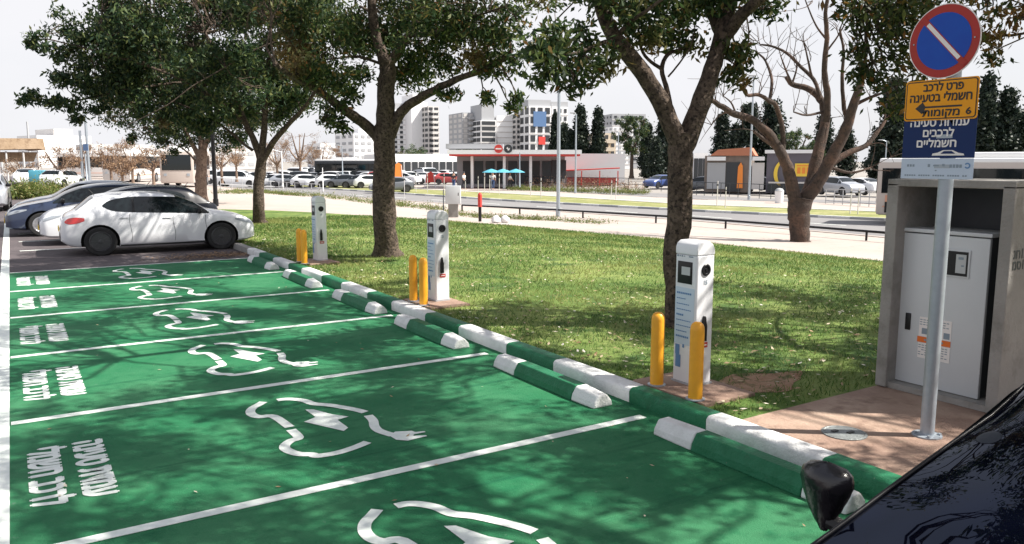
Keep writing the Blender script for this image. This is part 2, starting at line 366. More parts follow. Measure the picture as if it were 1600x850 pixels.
sheet('footpath', lambda y: c_lawn(y) if y < 36 else 4.44, lambda y: c_road(y)-.3, Ys[:110], 12, -.006, M['path'])
sheet('road', lambda y: c_road(y), c_top, Ys[:115], 4, -.09, M['road'])
sheet('road_median', c_top, c_med, Ys[:115], 3, -.0, M['median'])
sheet('far_footpath', c_med, c_walk, Ys[:115], 3, -.01, M['path'])
sheet('far_road', c_walk, lambda y: c_walk(y)+7, Ys[:115], 3, -.08, M['road'])
def kerbline(name, f, wd, ht, step, mats, y0=-10, y1=120, off=0, base=-.1):
    mb = MB(); y = y0; k = 0
    while y < y1:
        y2 = y+step; mb.mi = k % len(mats)
        a = (f(y)+off, y); b = (f(y2)+off, y2)
        z0 = ground_h(a[0])+base; z1 = ground_h(b[0])+base
        mb.add([(a[0], a[1], z0), (a[0]+wd, a[1], z0), (b[0]+wd, b[1], z1), (b[0], b[1], z1), (a[0], a[1], z0+ht), (a[0]+wd, a[1], z0+ht), (b[0]+wd, b[1], z1+ht), (b[0], b[1], z1+ht)],
               [(4, 5, 6, 7), (0, 1, 5, 4), (1, 2, 6, 5), (2, 3, 7, 6), (3, 0, 4, 7)])
        y = y2; k += 1
    return struct(mb.build(name, mats))
kerbline('road_kerb', c_road, .28, .11, 2.0, [M['path'], M['path']], off=-.3, base=-.09)
kerbline('median_kerb', c_top, .22, .14, 1.6, [M['kerb_white'], M['bld_grey']], base=-.1)
kerbline('far_kerb', c_med, .22, .14, 1.6, [M['kerb_white'], M['kerb_white']], base=-.1)
kerbline('far_road_kerb', c_walk, .22, .10, 2.4, [M['bld_dark'], M['path']], base=-.1)
mb = MB()
for y in np.arange(0, 110, 6.0):
    x = (c_road(y)+c_top(y))/2; mb.box((x, y, ground_h(x)-.084), (.14, 2.6, .004), rz=R(5))
struct(mb.build('road_lane_dashes', M['line_paint']))

# front kerb of green and white blocks
def kerbsec(y0, y1, mi, mb, bv=.03):
    x0, x1, h = 4.34, 4.52, .13
    sec = [(x0, -.02), (x0, h-bv), (x0+bv*.35, h-bv*.4), (x0+bv, h), (x1-.015, h), (x1, h-.01), (x1, -.02)]
    mb.mi = mi; mb.poly(sec, y0, y1, 'XZ')
mb = MB(); y = 1.0; edges = [(-8, 2.15, 0), (2.15, 3.12, 1), (3.12, 4.14, 0), (4.14, 5.03, 1), (5.03, 6.16, 0), (6.16, 7.03, 1), (7.03, 8.1, 0), (8.1, 9.0, 1), (9.0, 10.06, 0), (10.06, 10.95, 1), (10.95, 12.05, 0), (12.05, 13.0, 1), (13.0, 14.1, 0), (14.1, 14.9, 1), (14.9, 15.95, 0), (15.95, 17.0, 1), (17.0, 18.0, 0)]
for a, b, mi in edges: pass
mb = MB()
for a, b, mi in edges[1:]:
    # photo: white 3.1-4.14, 5.03-6.16, 7.03-8.1, ...
    white = mi == 0
    kerbsec(a+.002, b-.002, 0 if white else 1, mb)
struct(mb.build('painted_kerb', [M['kerb_white'], M['kerb_green']], auto=40))
mb = MB(); mb.poly([(4.34, -.02), (4.34, .1), (4.36, .125), (4.51, .125), (4.52, .11), (4.52, -.02)], -14, 2.14, 'XZ')
mb.poly([(4.34, -.02), (4.34, .1), (4.36, .125), (4.51, .125), (4.52, .11), (4.52, -.02)], 18.01, 34, 'XZ')
struct(mb.build('plain_kerb', M['concrete'], auto=40))

# ------------------------------------------------------------------ painted marks
sym = dict(A=[(1.69, 2.02), (1.63, 1.959), (1.565, 1.893), (1.524, 1.80), (1.522, 1.70), (1.56, 1.63), (1.655, 1.58), (1.687, 1.253)],
 B=[(1.678, 1.19), (1.675, .985), (1.61, .955), (1.549, .892), (1.522, .82), (1.535, .735), (1.575, .65), (1.644, .60), (1.665, .555), (1.735, .535), (1.838, .538), (1.96, .572), (2.073, .623)],
 C=[(1.803, 2.005), (1.87, 2.0), (1.935, 1.955), (1.998, 1.865), (2.036, 1.74), (2.13, 1.64), (2.22, 1.50), (2.285, 1.38), (2.32, 1.29)],
 E=[(2.31, 1.20), (2.295, 1.06), (2.25, .92), (2.243, .80), (2.29, .66)])
PL = [(2.262, .667), (2.336, .722), (2.45, .672), (2.462, .632), (2.53, .615), (2.527, .59), (2.43, .592), (2.412, .562), (2.50, .528), (2.497, .503), (2.40, .498), (2.335, .49), (2.27, .555)]
BO = [(1.925, 1.62), (1.985, 1.59), (2.073, 1.38), (2.165, 1.255), (2.061, 1.225), (2.065, 1.0), (2.01, .945), (1.82, 1.318), (1.935, 1.385)]
def stroke(mb, pts, wd, z0, z1):
    pts = [Vector(p) for p in pts]
    # smooth
    q = []
    for i in range(len(pts)-1):
        p0, p1, p2, p3 = pts[max(i-1, 0)], pts[i], pts[i+1], pts[min(i+2, len(pts)-1)]
        for k in range(4):
            t = k/4; q.append(.5*((2*p1)+(p2-p0)*t+(2*p0-5*p1+4*p2-p3)*t*t+(3*p1-p0-3*p2+p3)*t**3))
    q.append(pts[-1]); P = []
    for i, p in enumerate(q):
        t = (q[min(i+1, len(q)-1)]-q[max(i-1, 0)]).normalized(); n = Vector((-t.y, t.x))*wd/2
        P += [(*(p+n), z1), (*(p-n), z1)]
    mb.add(P, [(2*i, 2*i+1, 2*i+3, 2*i+2) for i in range(len(q)-1)])
far_names = ['cut by the bottom edge', 'second nearest', 'third from the camera', 'fourth from the camera', 'fifth from the camera', 'farthest, beside the white hatchback']
ev = thing('ground_symbol', '', 'painted symbol', (0, 2.17, 0), group='electric car symbols painted in the bays')
mb = MB()
for k in 'ABC': stroke(mb, sym[k], .076, 0, .0085)
mb.build('car_outline', M['line_paint'], ev, fixn=False)
mb = MB(); stroke(mb, sym['E'], .076, 0, .0085); mb.add([(a, b, .0087) for a, b in PL], [tuple(range(len(PL)))]); mb.build('plug_and_cable', M['line_paint'], ev)
mb = MB(); mb.add([(a, b, .0085) for a, b in BO], [tuple(range(len(BO)))]); mb.build('lightning_bolt', M['line_paint'], ev)
ev['label'] = 'white electric car and plug symbol painted in the bay '+far_names[0]
for k in range(1, 6): dup(ev, (0, 2.17+2.5*k, 0), label='white electric car and plug symbol painted in the bay '+far_names[k])
tx = thing('ground_lettering', '', 'painted lettering', (0, 4.67, 0), group='white Hebrew lettering at the bay entrances')
for body, x, s, nm in ((heb('עמדת טעינה'), .245, 1, 'upper_line'), (heb('לרכב חשמלי'), -.035, 1, 'lower_line')):
    mb = MB(); wid = text_mb(MB(), body, .3, lambda a, b, h: (a, b, h), bold=.006)
    sx = 1.14/max(wid, .01)
    text_mb(mb, body, .3, lambda a, b, h: (x+b, 1.18-a, .006+h), depth=.002, bold=.0125, squash=(sx*.98, .98)); mb.build(nm, M['line_paint'], tx)
nm = ['second nearest', 'third from the camera', 'fourth from the camera', 'fifth from the camera', 'farthest, beside the white hatchback']
tx['label'] = 'two white Hebrew lines painted at the entrance of the bay '+nm[0]
for k in range(1, 5): dup(tx, (0, 4.67+2.5*k, 0), label='two white Hebrew lines painted at the entrance of the bay '+nm[k])

# ------------------------------------------------------------------ wheel stops
stopy = [4.31, 6.67, 9.15, 11.48, 14.10, 16.66]
ws = thing('wheel_stop', '', 'wheel stop', (3.95, stopy[0], .004), group='green and white wheel stops')
def stopsec(y0, y1, s0=1, s1=1):
    out = []
    sec = [(0, 0), (.012, .055), (.055, .125), (.16, .128), (.22, .06), (.235, 0)]
    for y, s in ((y0, s0), (y1, s1)): out += [(.118+(a-.118)*s, y, b*s) for a, b in sec]
    n = 6
    return out, [tuple(range(n))[::-1], tuple(range(n, 2*n))]+[(i, (i+1) % n, n+(i+1) % n, n+i) for i in range(n)]
def bev(o, wd=.012):
    b = o.modifiers.new('bevel', 'BEVEL'); b.width = wd; b.segments = 2; b.limit_method = 'ANGLE'; return o
mb = MB(); mb.add(*stopsec(-1.33, -.40)); bev(mb.build('stop_body', M['kerb_green'], ws), .008)
for a, b, s0, s1 in ((-.398, 0, 1, .93), (-1.64, -1.332, .86, 1)):
    mb = MB(); mb.add(*stopsec(a, b, s0, s1)); bev(mb.build('painted_end', M['kerb_white'], ws), .014)
ws['label'] = 'green wheel stop with white ends in front of the dark car mirror, nearest the camera'
lb = ['green wheel stop with white ends just before the nearest white charger', 'green wheel stop with white ends third from the camera along the kerb', 'green wheel stop with white ends in front of the middle charger', 'green wheel stop with white ends next to last, before the farthest charger', 'farthest green wheel stop, its end by the white hatchback']
for k in range(5): dup(ws, (3.95+.01*k, stopy[k+1], .004), rz=R(rnd.uniform(-.6, .6)), label=lb[k])

# ------------------------------------------------------------------ charging posts, pads, bollards
def make_charger():
    t = thing('charging_post', '', 'charging station', (0, 0, .1), group='white charging posts behind the kerb')
    W_, D_, H_ = .215, .26, 1.22      # x size, y size; origin at the near (-x,-y) corner
    mb = MB(); mb.poly([(.015, 0), (W_-.015, 0), (W_, .015), (W_, D_-.015), (W_-.015, D_), (.015, D_), (0, D_-.015), (0, .015)], .02, 1.13)
    b = bev(mb.build('post_body', M['charger_white'], t), .006)
    # rounded cap sloping to the socket side
    prof = [(0, 1.132), (.0, 1.19), (.012, 1.225), (.05, 1.252), (.14, 1.252), (.19, 1.225), (.212, 1.18), (.215, 1.132)]
    mb = MB(); mb.poly(prof, .001, D_-.001, 'XZ'); bev(mb.build('post_cap', M['charger_white'], t, auto=50), .01)
    mb = MB(); mb.box((W_/2, D_/2, .01), (W_+.01, D_+.01, .02)); mb.build('base_plate', M['bld_grey'], t)
    # panel face looks towards -x
    def on(a, z, d=.0): return (-d, a, z)
    mb = MB(); mb.bbox((-.002, D_/2+.005, .98), (.008, .17, .19), 0, .003); sp = mb.build('display_panel', M['black_plastic'], t, auto=30)
    mb = MB(); mb.box((-.0075, D_/2-.01, .995), (.003, .10, .07)); mb.build('screen', M['screen'], sp)
    mb = MB(); mb.box((-.001, D_/2, .60), (.002, .225, .50)); mb.build('info_sticker', M['charger_blue'], t)
    mb = MB()
    for i, z in enumerate(np.linspace(.80, .42, 9)):
        ww = (.19, .12, .17, .19, .09, .18, .19, .14, .17)[i]
        x = -.003
        for k in range(int(ww/.022)):
            mb.box((x, .225-k*.022-.01, z), (.002, .016, .008 if i % 4 else .016))
    mb.box((-.003, .20, .30), (.002, .05, .09)); mb.box((-.003, .19, .20), (.002, .06, .11)); mb.box((-.003, .13, .34), (.002, .02, .03))
    mb.build('sticker_print', M['ink_blue'], t)
    mb = MB()
    for k, s in enumerate((.02, .014, .018, .012)): mb.box((-.001, .225-k*.026, 1.12), (.002, s, s*.8))
    mb.box((-.001, .07, 1.12), (.002, .05, .012)); mb.build('maker_mark', M['ink_grey'], t)
    # socket face looks towards -y
    mb = MB(); mb.lathe([(.05, .002), (.052, -.006), (.046, -.012), (.034, -.012), (.030, -.004), (.012, -.004), (.010, -.010)], (W_/2, 0, 1.01), 20, 'Y'); mb.build('charging_socket', M['black_plastic'], t, auto=40)
    mb = MB()
    text_mb(mb, '15', .05, lambda a, b, h: (W_/2+a, -.0005-h, .885+b), bold=.002); mb.build('number_label', M['ink_grey'], t)
    mb = MB(); pts = [(-.022, 0), (.022, 0), (.022, .13), (.014, .16), (.008, .20), (.003, .215), (-.003, .215), (-.008, .20), (-.014, .16), (-.022, .13)]
    mb.poly([(W_/2-.015+a, .40+b) for a, b in pts], 0, -.03, 'XZ'); mb.build('plug_holster', M['black_plastic'], t)
    mb = MB(); mb.box((W_/2+.0, -.003, .36), (.085, .005, .045)); rl = mb.build('warning_label', M['red_label'], t)
    mb = MB(); mb.box((W_/2, -.0065, .36), (.06, .002, .010)); mb.build('label_print', M['sign_white'], rl)
    return t
chp = [(4.82, 4.76), (4.84, 9.68), (4.92, 14.95)]
chl = ['tall white charging post nearest the camera, in front of the forked tree', 'white charging post in the middle of the three, right of the thick trunk', 'farthest white charging post, left of the thick trunk']
chs = ['nearest', 'middle', 'farthest']
ch = make_charger(); bol = None
for i, (x, y) in enumerate(chp):
    o = ch if i == 0 else dup(ch)
    o.location = (x, y, .125); o['label'] = chl[i]
    mb = MB(); mb.bbox((x+.02, y+.03, .075), (.60, .86, .11), R(1), .01); p = mb.build('concrete_pad', M['concrete_pad'])
    tag(p, 'rough concrete pad under the %s charging post' % chs[i], 'concrete pad', 'pads under the charging posts')
    for k, (bx, by) in enumerate(((4.605, [4.98, 9.90, 15.02][i]), (4.585, [4.50, 9.54, 14.68][i]))):
        if bol is None:
            bol = thing('bollard', '', 'bollard', (0, 0, 0), group='yellow bollards guarding the charging posts')
            mb = MB(); mb.lathe([(.058, 0), (.058, .57), (.055, .60), (.045, .622), (.028, .636), (.004, .641)], n=20); mb.build('bollard_tube', M['yellow'], bol, auto=40)
            mb = MB(); mb.lathe([(.078, 0), (.078, .008), (.06, .012)], n=20); mb.build('collar', M['galv'], bol, auto=40); o = bol
        else: o = dup(bol)
        o.location = (bx, by, .13); o['label'] = 'yellow bollard on the %s side of the %s charging post' % (('far', 'near')[k], chs[i])

# ------------------------------------------------------------------ concrete enclosure, cabinet, apron
mb = MB(); mb.poly([(4.525, 3.985), (4.525, -6), (7.4, -6), (7.4, 3.99), (6.2, 4.0)], .02, .112); ap = bev(mb.build('paved_apron', M['concrete_pad']), .01); struct(ap)
t = thing('manhole_cover', 'round grey metal cover set in the brown concrete apron', 'manhole cover', (4.93, 3.37, .113))
mb = MB(); mb.lathe([(.155, 0), (.155, .006), (.14, .009), (.135, .004)], n=28); mb.build('cover_rim', M['iron'], t, auto=40)
mb = MB(); mb.lathe([(.132, .0), (.132, .007), (.03, .009)], n=28)
mb.build('cover_plate', M['iron'], t, auto=40)
mb = MB(); mb.box((-.04, .05, .012), (.05, .03, .006)); mb.box((.03, -.03, .012), (.06, .025, .006)); mb.build('lifting_key_hole', M['ink_black'], t)
X0, X1, YA, YB, ZT = 6.24, 7.05, 2.985, 4.0, 1.90
en = thing('concrete_enclosure', 'grey concrete housing open at the front around a metal cabinet', 'enclosure', (0, 0, 0))
mb = MB(); mb.box(((X0+X1)/2, YB-.05, (ZT-.055+.1)/2+.02), (X1-X0, .10, ZT-.155)); bev(mb.build('side_wall', M['concrete'], en), .008)
mb = MB(); mb.box(((X0+X1)/2, YA+.045, (ZT-.055+.1)/2+.02), (X1-X0, .09, ZT-.155)); w2 = bev(mb.build('side_wall', M['concrete'], en), .008)
mb = MB()
for j, s in enumerate(('חנ', 'סמ')):
    text_mb(mb, heb(s)+'12', .1, lambda a, b, h: (6.285+a, YA-.001-h, 1.325-.085*j+b), bold=.003, center=False)
mb.build('stencilled_letters', M['cab_dark'], w2)
mb = MB(); mb.box(((X0+X1)/2, (YA+YB)/2, ZT-.03), (X1-X0, YB-YA, .06)); bev(mb.build('roof_slab', M['concrete'], en), .008)
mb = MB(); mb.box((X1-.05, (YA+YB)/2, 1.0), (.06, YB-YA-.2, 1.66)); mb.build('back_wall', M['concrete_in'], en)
mb = MB(); mb.box((X0+.40, (YA+YB)/2, .14), (.74, YB-YA-.19, .05)); mb.build('plinth', M['concrete'], en)
cb = thing('electric_cabinet', 'light grey metal meter cabinet standing inside the concrete housing', 'electric cabinet', (0, 0, 0))
cy0, cy1 = 3.20, 3.905; cf = 6.38
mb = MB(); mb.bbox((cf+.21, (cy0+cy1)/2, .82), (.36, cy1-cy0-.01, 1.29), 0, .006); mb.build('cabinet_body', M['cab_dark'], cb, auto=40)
mb = MB(); mb.bbox((cf+.012, (cy0+cy1)/2, .81), (.035, cy1-cy0, 1.28), 0, .008); dr = mb.build('cabinet_door', M['cab_grey'], cb, auto=40)
mb = MB(); mb.bbox((cf+.19, (cy0+cy1)/2, 1.475), (.41, cy1-cy0+.03, .03), 0, .005); mb.build('cabinet_lid', M['cab_grey'], cb, auto=40)
mb = MB(); mb.bbox((cf-.01, 3.44, 1.235), (.012, .205, .225), 0, .004); wf = mb.build('meter_window_frame', M['cab_grey'], dr, auto=40)
mb = MB(); mb.box((cf-.0175, 3.44, 1.235), (.003, .175, .195)); mb.build('meter_window', M['black_plastic'], dr)
mb = MB(); mb.box((cf-.0205, 3.405, 1.235), (.003, .08, .15)); mb.build('meter', M['screen'], dr)
mb = MB(); mb.box((cf-.0235, 3.405, 1.28), (.003, .04, .02)); mb.box((cf-.0235, 3.39, 1.22), (.003, .02, .012)); mb.build('meter_display', M['ink_grey'], dr)
mb = MB(); mb.bbox((cf-.012, 3.815, .70), (.014, .045, .145), 0, .006); mb.build('door_handle', M['black_plastic'], dr, auto=40)
mb = MB(); mb.box((cf-.0075, 3.58, .675), (.003, .27, .165)); mb.box((cf-.0075, 3.58, .475), (.003, .27, .13)); mb.build('paper_notice', M['sign_white'], dr)
mb = MB(); mb.box((cf-.0085, 3.585, .567), (.003, .28, .048)); mb.build('orange_warning_strip', M['sticker_orange'], dr)
mb = MB()
for z in (.735, .715, .695, .52, .50, .48, .46, .44):
    for k in range(9):
        if rnd.random() < .85: mb.box((cf-.0098, 3.70-.028*k, z), (.0015, .02, .007))
mb.box((cf-.0098, 3.48, .63), (.0015, .05, .05)); mb.box((cf-.0098, 3.66, .64), (.0015, .06, .05)); mb.box((cf-.0108, 3.585, .567), (.0015, .16, .015)); mb.build('notice_print', M['ink_grey'], dr)

# ------------------------------------------------------------------ sign post
sp = thing('parking_sign', 'round no parking sign above orange and navy Hebrew plates on a grey pole', 'road sign', (5.39, 3.03, .112))
mb = MB(); mb.lathe([(.047, 0), (.047, 2.9), (.02, 2.905)], n=20); mb.build('pole', M['galv'], sp, auto=40)
mb = MB(); mb.lathe([(.10, 0), (.10, .01), (.055, .014)], n=16)
for a in range(4): mb.box((.08*math.cos(a*PI/2+.7), .08*math.sin(a*PI/2+.7), .016), (.02, .02, .018))
mb.build('pole_foot', M['galv'], sp)
XS = -.062  # front of the plates, facing -x ; y local = world-3.03
dc = (.048-.001, 2.725)
def disc(name, r0, m, x, parent, th=.004, seg=56):
    mb = MB(); mb.lathe([(r0, x), (r0, x-th)], (0, dc[0], dc[1]), seg, 'X'); return mb.build(name, m, parent, auto=40)
d0 = disc('disc_back', .243, M['sign_white'], XS, sp)
d1 = disc('red_ring', .236, M['sign_red'], XS-.0045, sp, .002)
disc('blue_field', .185, M['sign_blue'], XS-.007, sp, .002)
mb = MB(); a = R(-47)
def rot(u, v): return (dc[0]-(u*math.cos(a)-v*math.sin(a)), dc[1]+u*math.sin(a)+v*math.cos(a))
mb.poly([rot(-.225, -.019), rot(.225, -.019), rot(.225, .019), rot(-.225, .019)], XS-.0095, XS-.0110, 'YZ'); mb.build('diagonal_border', M['sign_red'], sp)
mb = MB(); mb.poly([rot(-.165, -.013), rot(.165, -.013), rot(.165, .013), rot(-.165, .013)], XS-.0112, XS-.0125, 'YZ'); mb.build('diagonal_bar', M['sign_white'], sp)
mb = MB()
for q in (-.205, .205): mb.lathe([(.006, XS-.0095), (.004, XS-.013)], (0, dc[0]+q, dc[1]), 8, 'X')
mb.build('bolt', M['steel'], sp)
def plate(y0, y1, z0, z1, x, th, rad=.02):
    pts = []
    for cx_, cz_, a0 in ((y1-rad, z1-rad, 0), (y0+rad, z1-rad, 90), (y0+rad, z0+rad, 180), (y1-rad, z0+rad, 270)):
        for k in range(5): an = R(a0+k*22.5); pts.append((cx_+rad*math.cos(an), cz_+rad*math.sin(an)))
    mb = MB(); mb.poly(pts, x, x-th, 'YZ'); return mb
yL, yR = 3.322-3.03, 2.822-3.03     # left edge of the plates is at larger y
op = plate(yR, yL, 2.209, 2.480, XS, .003).build('orange_plate', M['sign_orange'], sp)
plate(yR+.008, yL-.008, 2.217, 2.472, XS-.0034, .001).build('black_frame', M['ink_black'], op)
plate(yR+.015, yL-.015, 2.224, 2.465, XS-.0048, .001, .015).build('orange_field', M['sign_orange'], op)
def fit(body, size, yc, z, wid, m, nm, par, x=XS-.0062, bold=.002, height=None):
    w0 = text_mb(MB(), body, size, lambda a, b, h: (a, b, h), bold=bold); mb = MB()
    text_mb(mb, body, size, lambda a, b, h: (x-h, yc-a, z+b), bold=bold, squash=(wid/max(w0, .01), height or 1)); return mb.build(nm, m, par)
yc = (yL+yR)/2
fit(heb('פרט לרכב'), .075, yc-.015, 2.405, .27, M['ink_black'], 'lettering', op, bold=.0022)
fit(heb('חשמלי בטעינה'), .078, yc-.0, 2.335, .42, M['ink_black'], 'lettering', op, bold=.0022)
fit(heb('מקומות'), .068, yc-.01, 2.237, .25, M['ink_black'], 'lettering', op, bold=.0022)
fit('6', .06, yR+.055, 2.241, .032, M['ink_black'], 'lettering', op, bold=.0022)
mb = MB(); zc = 2.298
mb.poly([(yR+.10, zc-.006), (yR+.10, zc+.006), (yL-.15, zc+.006), (yL-.13, zc+.034), (yL-.08, zc-.006), (yL-.13, zc-.045), (yL-.15, zc-.006)], XS-.0062, XS-.0075, 'YZ'); mb.build('arrow', M['ink_black'], op)
np_ = plate(yR+.0, yL, 1.955, 2.235, XS+.006, .003, .006).build('navy_plate', M['sign_navy'], sp)
XN = XS+.002
fit(heb('עמדות טעינה'), .075, yc-.0, 2.170, .40, M['sign_white'], 'lettering', np_, x=XN)
fit(heb('לרכבים'), .075, yc+.0, 2.100, .21, M['sign_white'], 'lettering', np_, x=XN)
fit(heb('חשמליים'), .075, yc+.01, 2.030, .27, M['sign_white'], 'lettering', np_, x=XN)
mb = MB(); carp = [(-.11, 0), (-.105, .014), (-.07, .02), (-.035, .036), (.03, .036), (.07, .018), (.105, .012), (.11, 0)]
mb.poly([(yc-.075-a, 1.972+b) for a, b in carp], XN, XN-.001, 'YZ'); mb.build('small_car_emblem', M['sign_white'], np_)
mb = MB(); mb.poly([(yc-.075-a, 1.984+b) for a, b in [(-.05, 0), (-.028, .018), (.025, .018), (.05, 0)]], XN-.0012, XN-.002, 'YZ'); mb.build('emblem_windows', M['sign_navy'], np_)
wp = plate(yR+.0, yL, 1.815, 1.953, XS+.006, .003, .004).build('pale_plate', M['sign_pale'], sp)
mb = MB()
for k in range(26):
    if k % 6 != 5: mb.box((XN, yL-.035-k*.0168, 1.838), (.001, .012, .010))
for k, (q, s) in enumerate(((.05, .012), (.07, .012), (.09, .012))): mb.box((XN, yL-q, 1.905), (.001, .014, .016))
mb.box((XN, yc+.05, 1.905), (.001, .016, .02)); mb.box((XN, yc-.0, 1.905), (.001, .04, .010)); mb.box((XN, yc-.05, 1.908), (.001, .018, .016))
for k in range(4): mb.box((XN, yR+.15-k*.022, 1.902), (.001, .017, .022))
mb.box((XN, yc, 1.872), (.001, .012, .008)); mb.build('small_print', M['ink_grey'], wp)
mb = MB(); pts = [(yR+.04+.02*math.cos(R(a)), 1.905+.02*math.sin(R(a))) for a in range(30, 331, 30)]+[(yR+.04+.011*math.cos(R(a)), 1.905+.011*math.sin(R(a))) for a in range(330, 29, -30)]
mb.poly(pts, XN, XN-.001, 'YZ'); mb.build('round_emblem', M['ink_blue'], wp)
mb = MB()
for z in (2.85, 2.6, 2.4, 2.27, 2.1, 1.9): mb.box((-.005, 0, z-.0), (.11, .11, .025))
mb.build('clamp', M['galv'], sp)
#@@CARS
# ------------------------------------------------------------------ cars
def smoothcurve(pts):
    xs = [p[0] for p in pts]; ys = [p[1] for p in pts]; n = len(xs)
    d = [(ys[i+1]-ys[i])/(xs[i+1]-xs[i]) for i in range(n-1)]; m = [d[0]]
    for i in range(1, n-1): m.append(0 if d[i-1]*d[i] <= 0 else 2*d[i-1]*d[i]/(d[i-1]+d[i]))
    m.append(d[-1])
    def f(x):
        if x <= xs[0]: return ys[0]
        if x >= xs[-1]: return ys[-1]
        i = max(j for j in range(n-1) if xs[j] <= x); h = xs[i+1]-xs[i]; t = (x-xs[i])/h
        return (2*t**3-3*t*t+1)*ys[i]+(t**3-2*t*t+t)*h*m[i]+(-2*t**3+3*t*t)*ys[i+1]+(t**3-t*t)*h*m[i+1]
    return f
KIND = {
 # x from the tail (0) to the nose (1); heights in metres
 'hatch': dict(L=4.06, W=1.70, top=[(0, .60), (.010, .82), (.03, .92), (.065, 1.0), (.10, 1.12), (.165, 1.335), (.185, 1.365), (.27, 1.405), (.40, 1.425), (.48, 1.41), (.56, 1.355), (.66, 1.20), (.745, 1.0), (.83, .925), (.92, .84), (.972, .72), (1, .58)],
    belt=[(0, .84), (.05, .97), (.3, .955), (.6, .91), (.75, .87), (.9, .78), (1, .62)], bot=[(0, .34), (.05, .22), (.15, .19), (.85, .18), (.95, .2), (1, .27)],
    axle=(.185, .805), r=.325, side=[(.205, .235, .27, .36, .56, .67, .745), (1.14, 1.235, 1.275, 1.32, 1.30, 1.14, .925), (1.11, 1.035, .995, .965, .925, .905, .89)],
    rear=(.078, .165), front=(.575, .745), door=(.335, .555)),
 'suv': dict(L=4.3, W=1.80, top=[(0, .70), (.012, 1.0), (.03, 1.1), (.07, 1.32), (.12, 1.52), (.3, 1.585), (.5, 1.58), (.6, 1.50), (.69, 1.30), (.765, 1.10), (.85, 1.04), (.94, .96), (.98, .84), (1, .66)],
    belt=[(0, .95), (.05, 1.07), (.3, 1.05), (.6, 1.0), (.77, .97), (.92, .88), (1, .7)], bot=[(0, .36), (.06, .25), (.15, .22), (.85, .22), (.95, .24), (1, .32)],
    axle=(.19, .80), r=.35, side=[(.08, .14, .2, .36, .58, .69, .745), (1.28, 1.42, 1.47, 1.50, 1.47, 1.27, 1.04), (1.22, 1.12, 1.09, 1.06, 1.02, 1.0, .99)],
    rear=(.03, .115), front=(.605, .765), door=(.34, .56)),
 'sedan': dict(L=4.55, W=1.80, top=[(0, .68), (.012, .92), (.05, 1.02), (.12, 1.06), (.17, 1.13), (.26, 1.34), (.36, 1.44), (.5, 1.455), (.58, 1.40), (.67, 1.22), (.755, 1.0), (.84, .93), (.93, .83), (.975, .70), (1, .56)],
    belt=[(0, .86), (.1, .97), (.3, .955), (.6, .92), (.75, .88), (.9, .78), (1, .62)], bot=[(0, .34), (.05, .22), (.15, .19), (.85, .18), (.95, .2), (1, .27)],
    axle=(.2, .80), r=.33, side=[(.19, .25, .31, .40, .58, .68, .74), (1.10, 1.23, 1.31, 1.37, 1.35, 1.17, .94), (1.05, .99, .975, .96, .93, .915, .91)],
    rear=(.165, .32), front=(.59, .755), door=(.36, .56)),
 'lowcar': dict(L=4.5, W=1.86, taper=.11, top=[(0, .68), (.012, .92), (.05, 1.02), (.12, 1.10), (.17, 1.18), (.26, 1.30), (.36, 1.375), (.44, 1.39), (.49, 1.375), (.55, 1.29), (.65, 1.11), (.765, .905), (.84, .85), (.93, .77), (.975, .68), (1, .56)],
    belt=[(0, .86), (.1, .97), (.3, .955), (.6, .90), (.75, .85), (.9, .74), (1, .6)], bot=[(0, .34), (.05, .22), (.15, .19), (.85, .18), (.95, .2), (1, .27)],
    axle=(.2, .80), r=.33, side=[(.19, .25, .31, .40, .52, .62, .74), (1.10, 1.21, 1.27, 1.31, 1.27, 1.12, .90), (1.05, .99, .975, .96, .93, .915, .89)],
    rear=(.165, .32), front=(.495, .76), door=(.36, .56)),
 'van': dict(L=4.7, W=1.85, top=[(0, .75), (.01, 1.2), (.02, 1.6), (.04, 1.80), (.3, 1.86), (.6, 1.84), (.68, 1.72), (.76, 1.40), (.83, 1.14), (.92, 1.02), (.98, .86), (1, .66)],
    belt=[(0, 1.0), (.05, 1.12), (.6, 1.08), (.8, 1.03), (.92, .92), (1, .7)], bot=[(0, .36), (.06, .25), (.9, .22), (1, .32)],
    axle=(.19, .82), r=.33, side=[(.08, .14, .3, .5, .66, .74, .80), (1.62, 1.68, 1.70, 1.70, 1.62, 1.35, 1.1), (1.18, 1.16, 1.14, 1.12, 1.09, 1.08, 1.06)],
    rear=(.02, .04), front=(.685, .825), door=(.40, .6)),
}
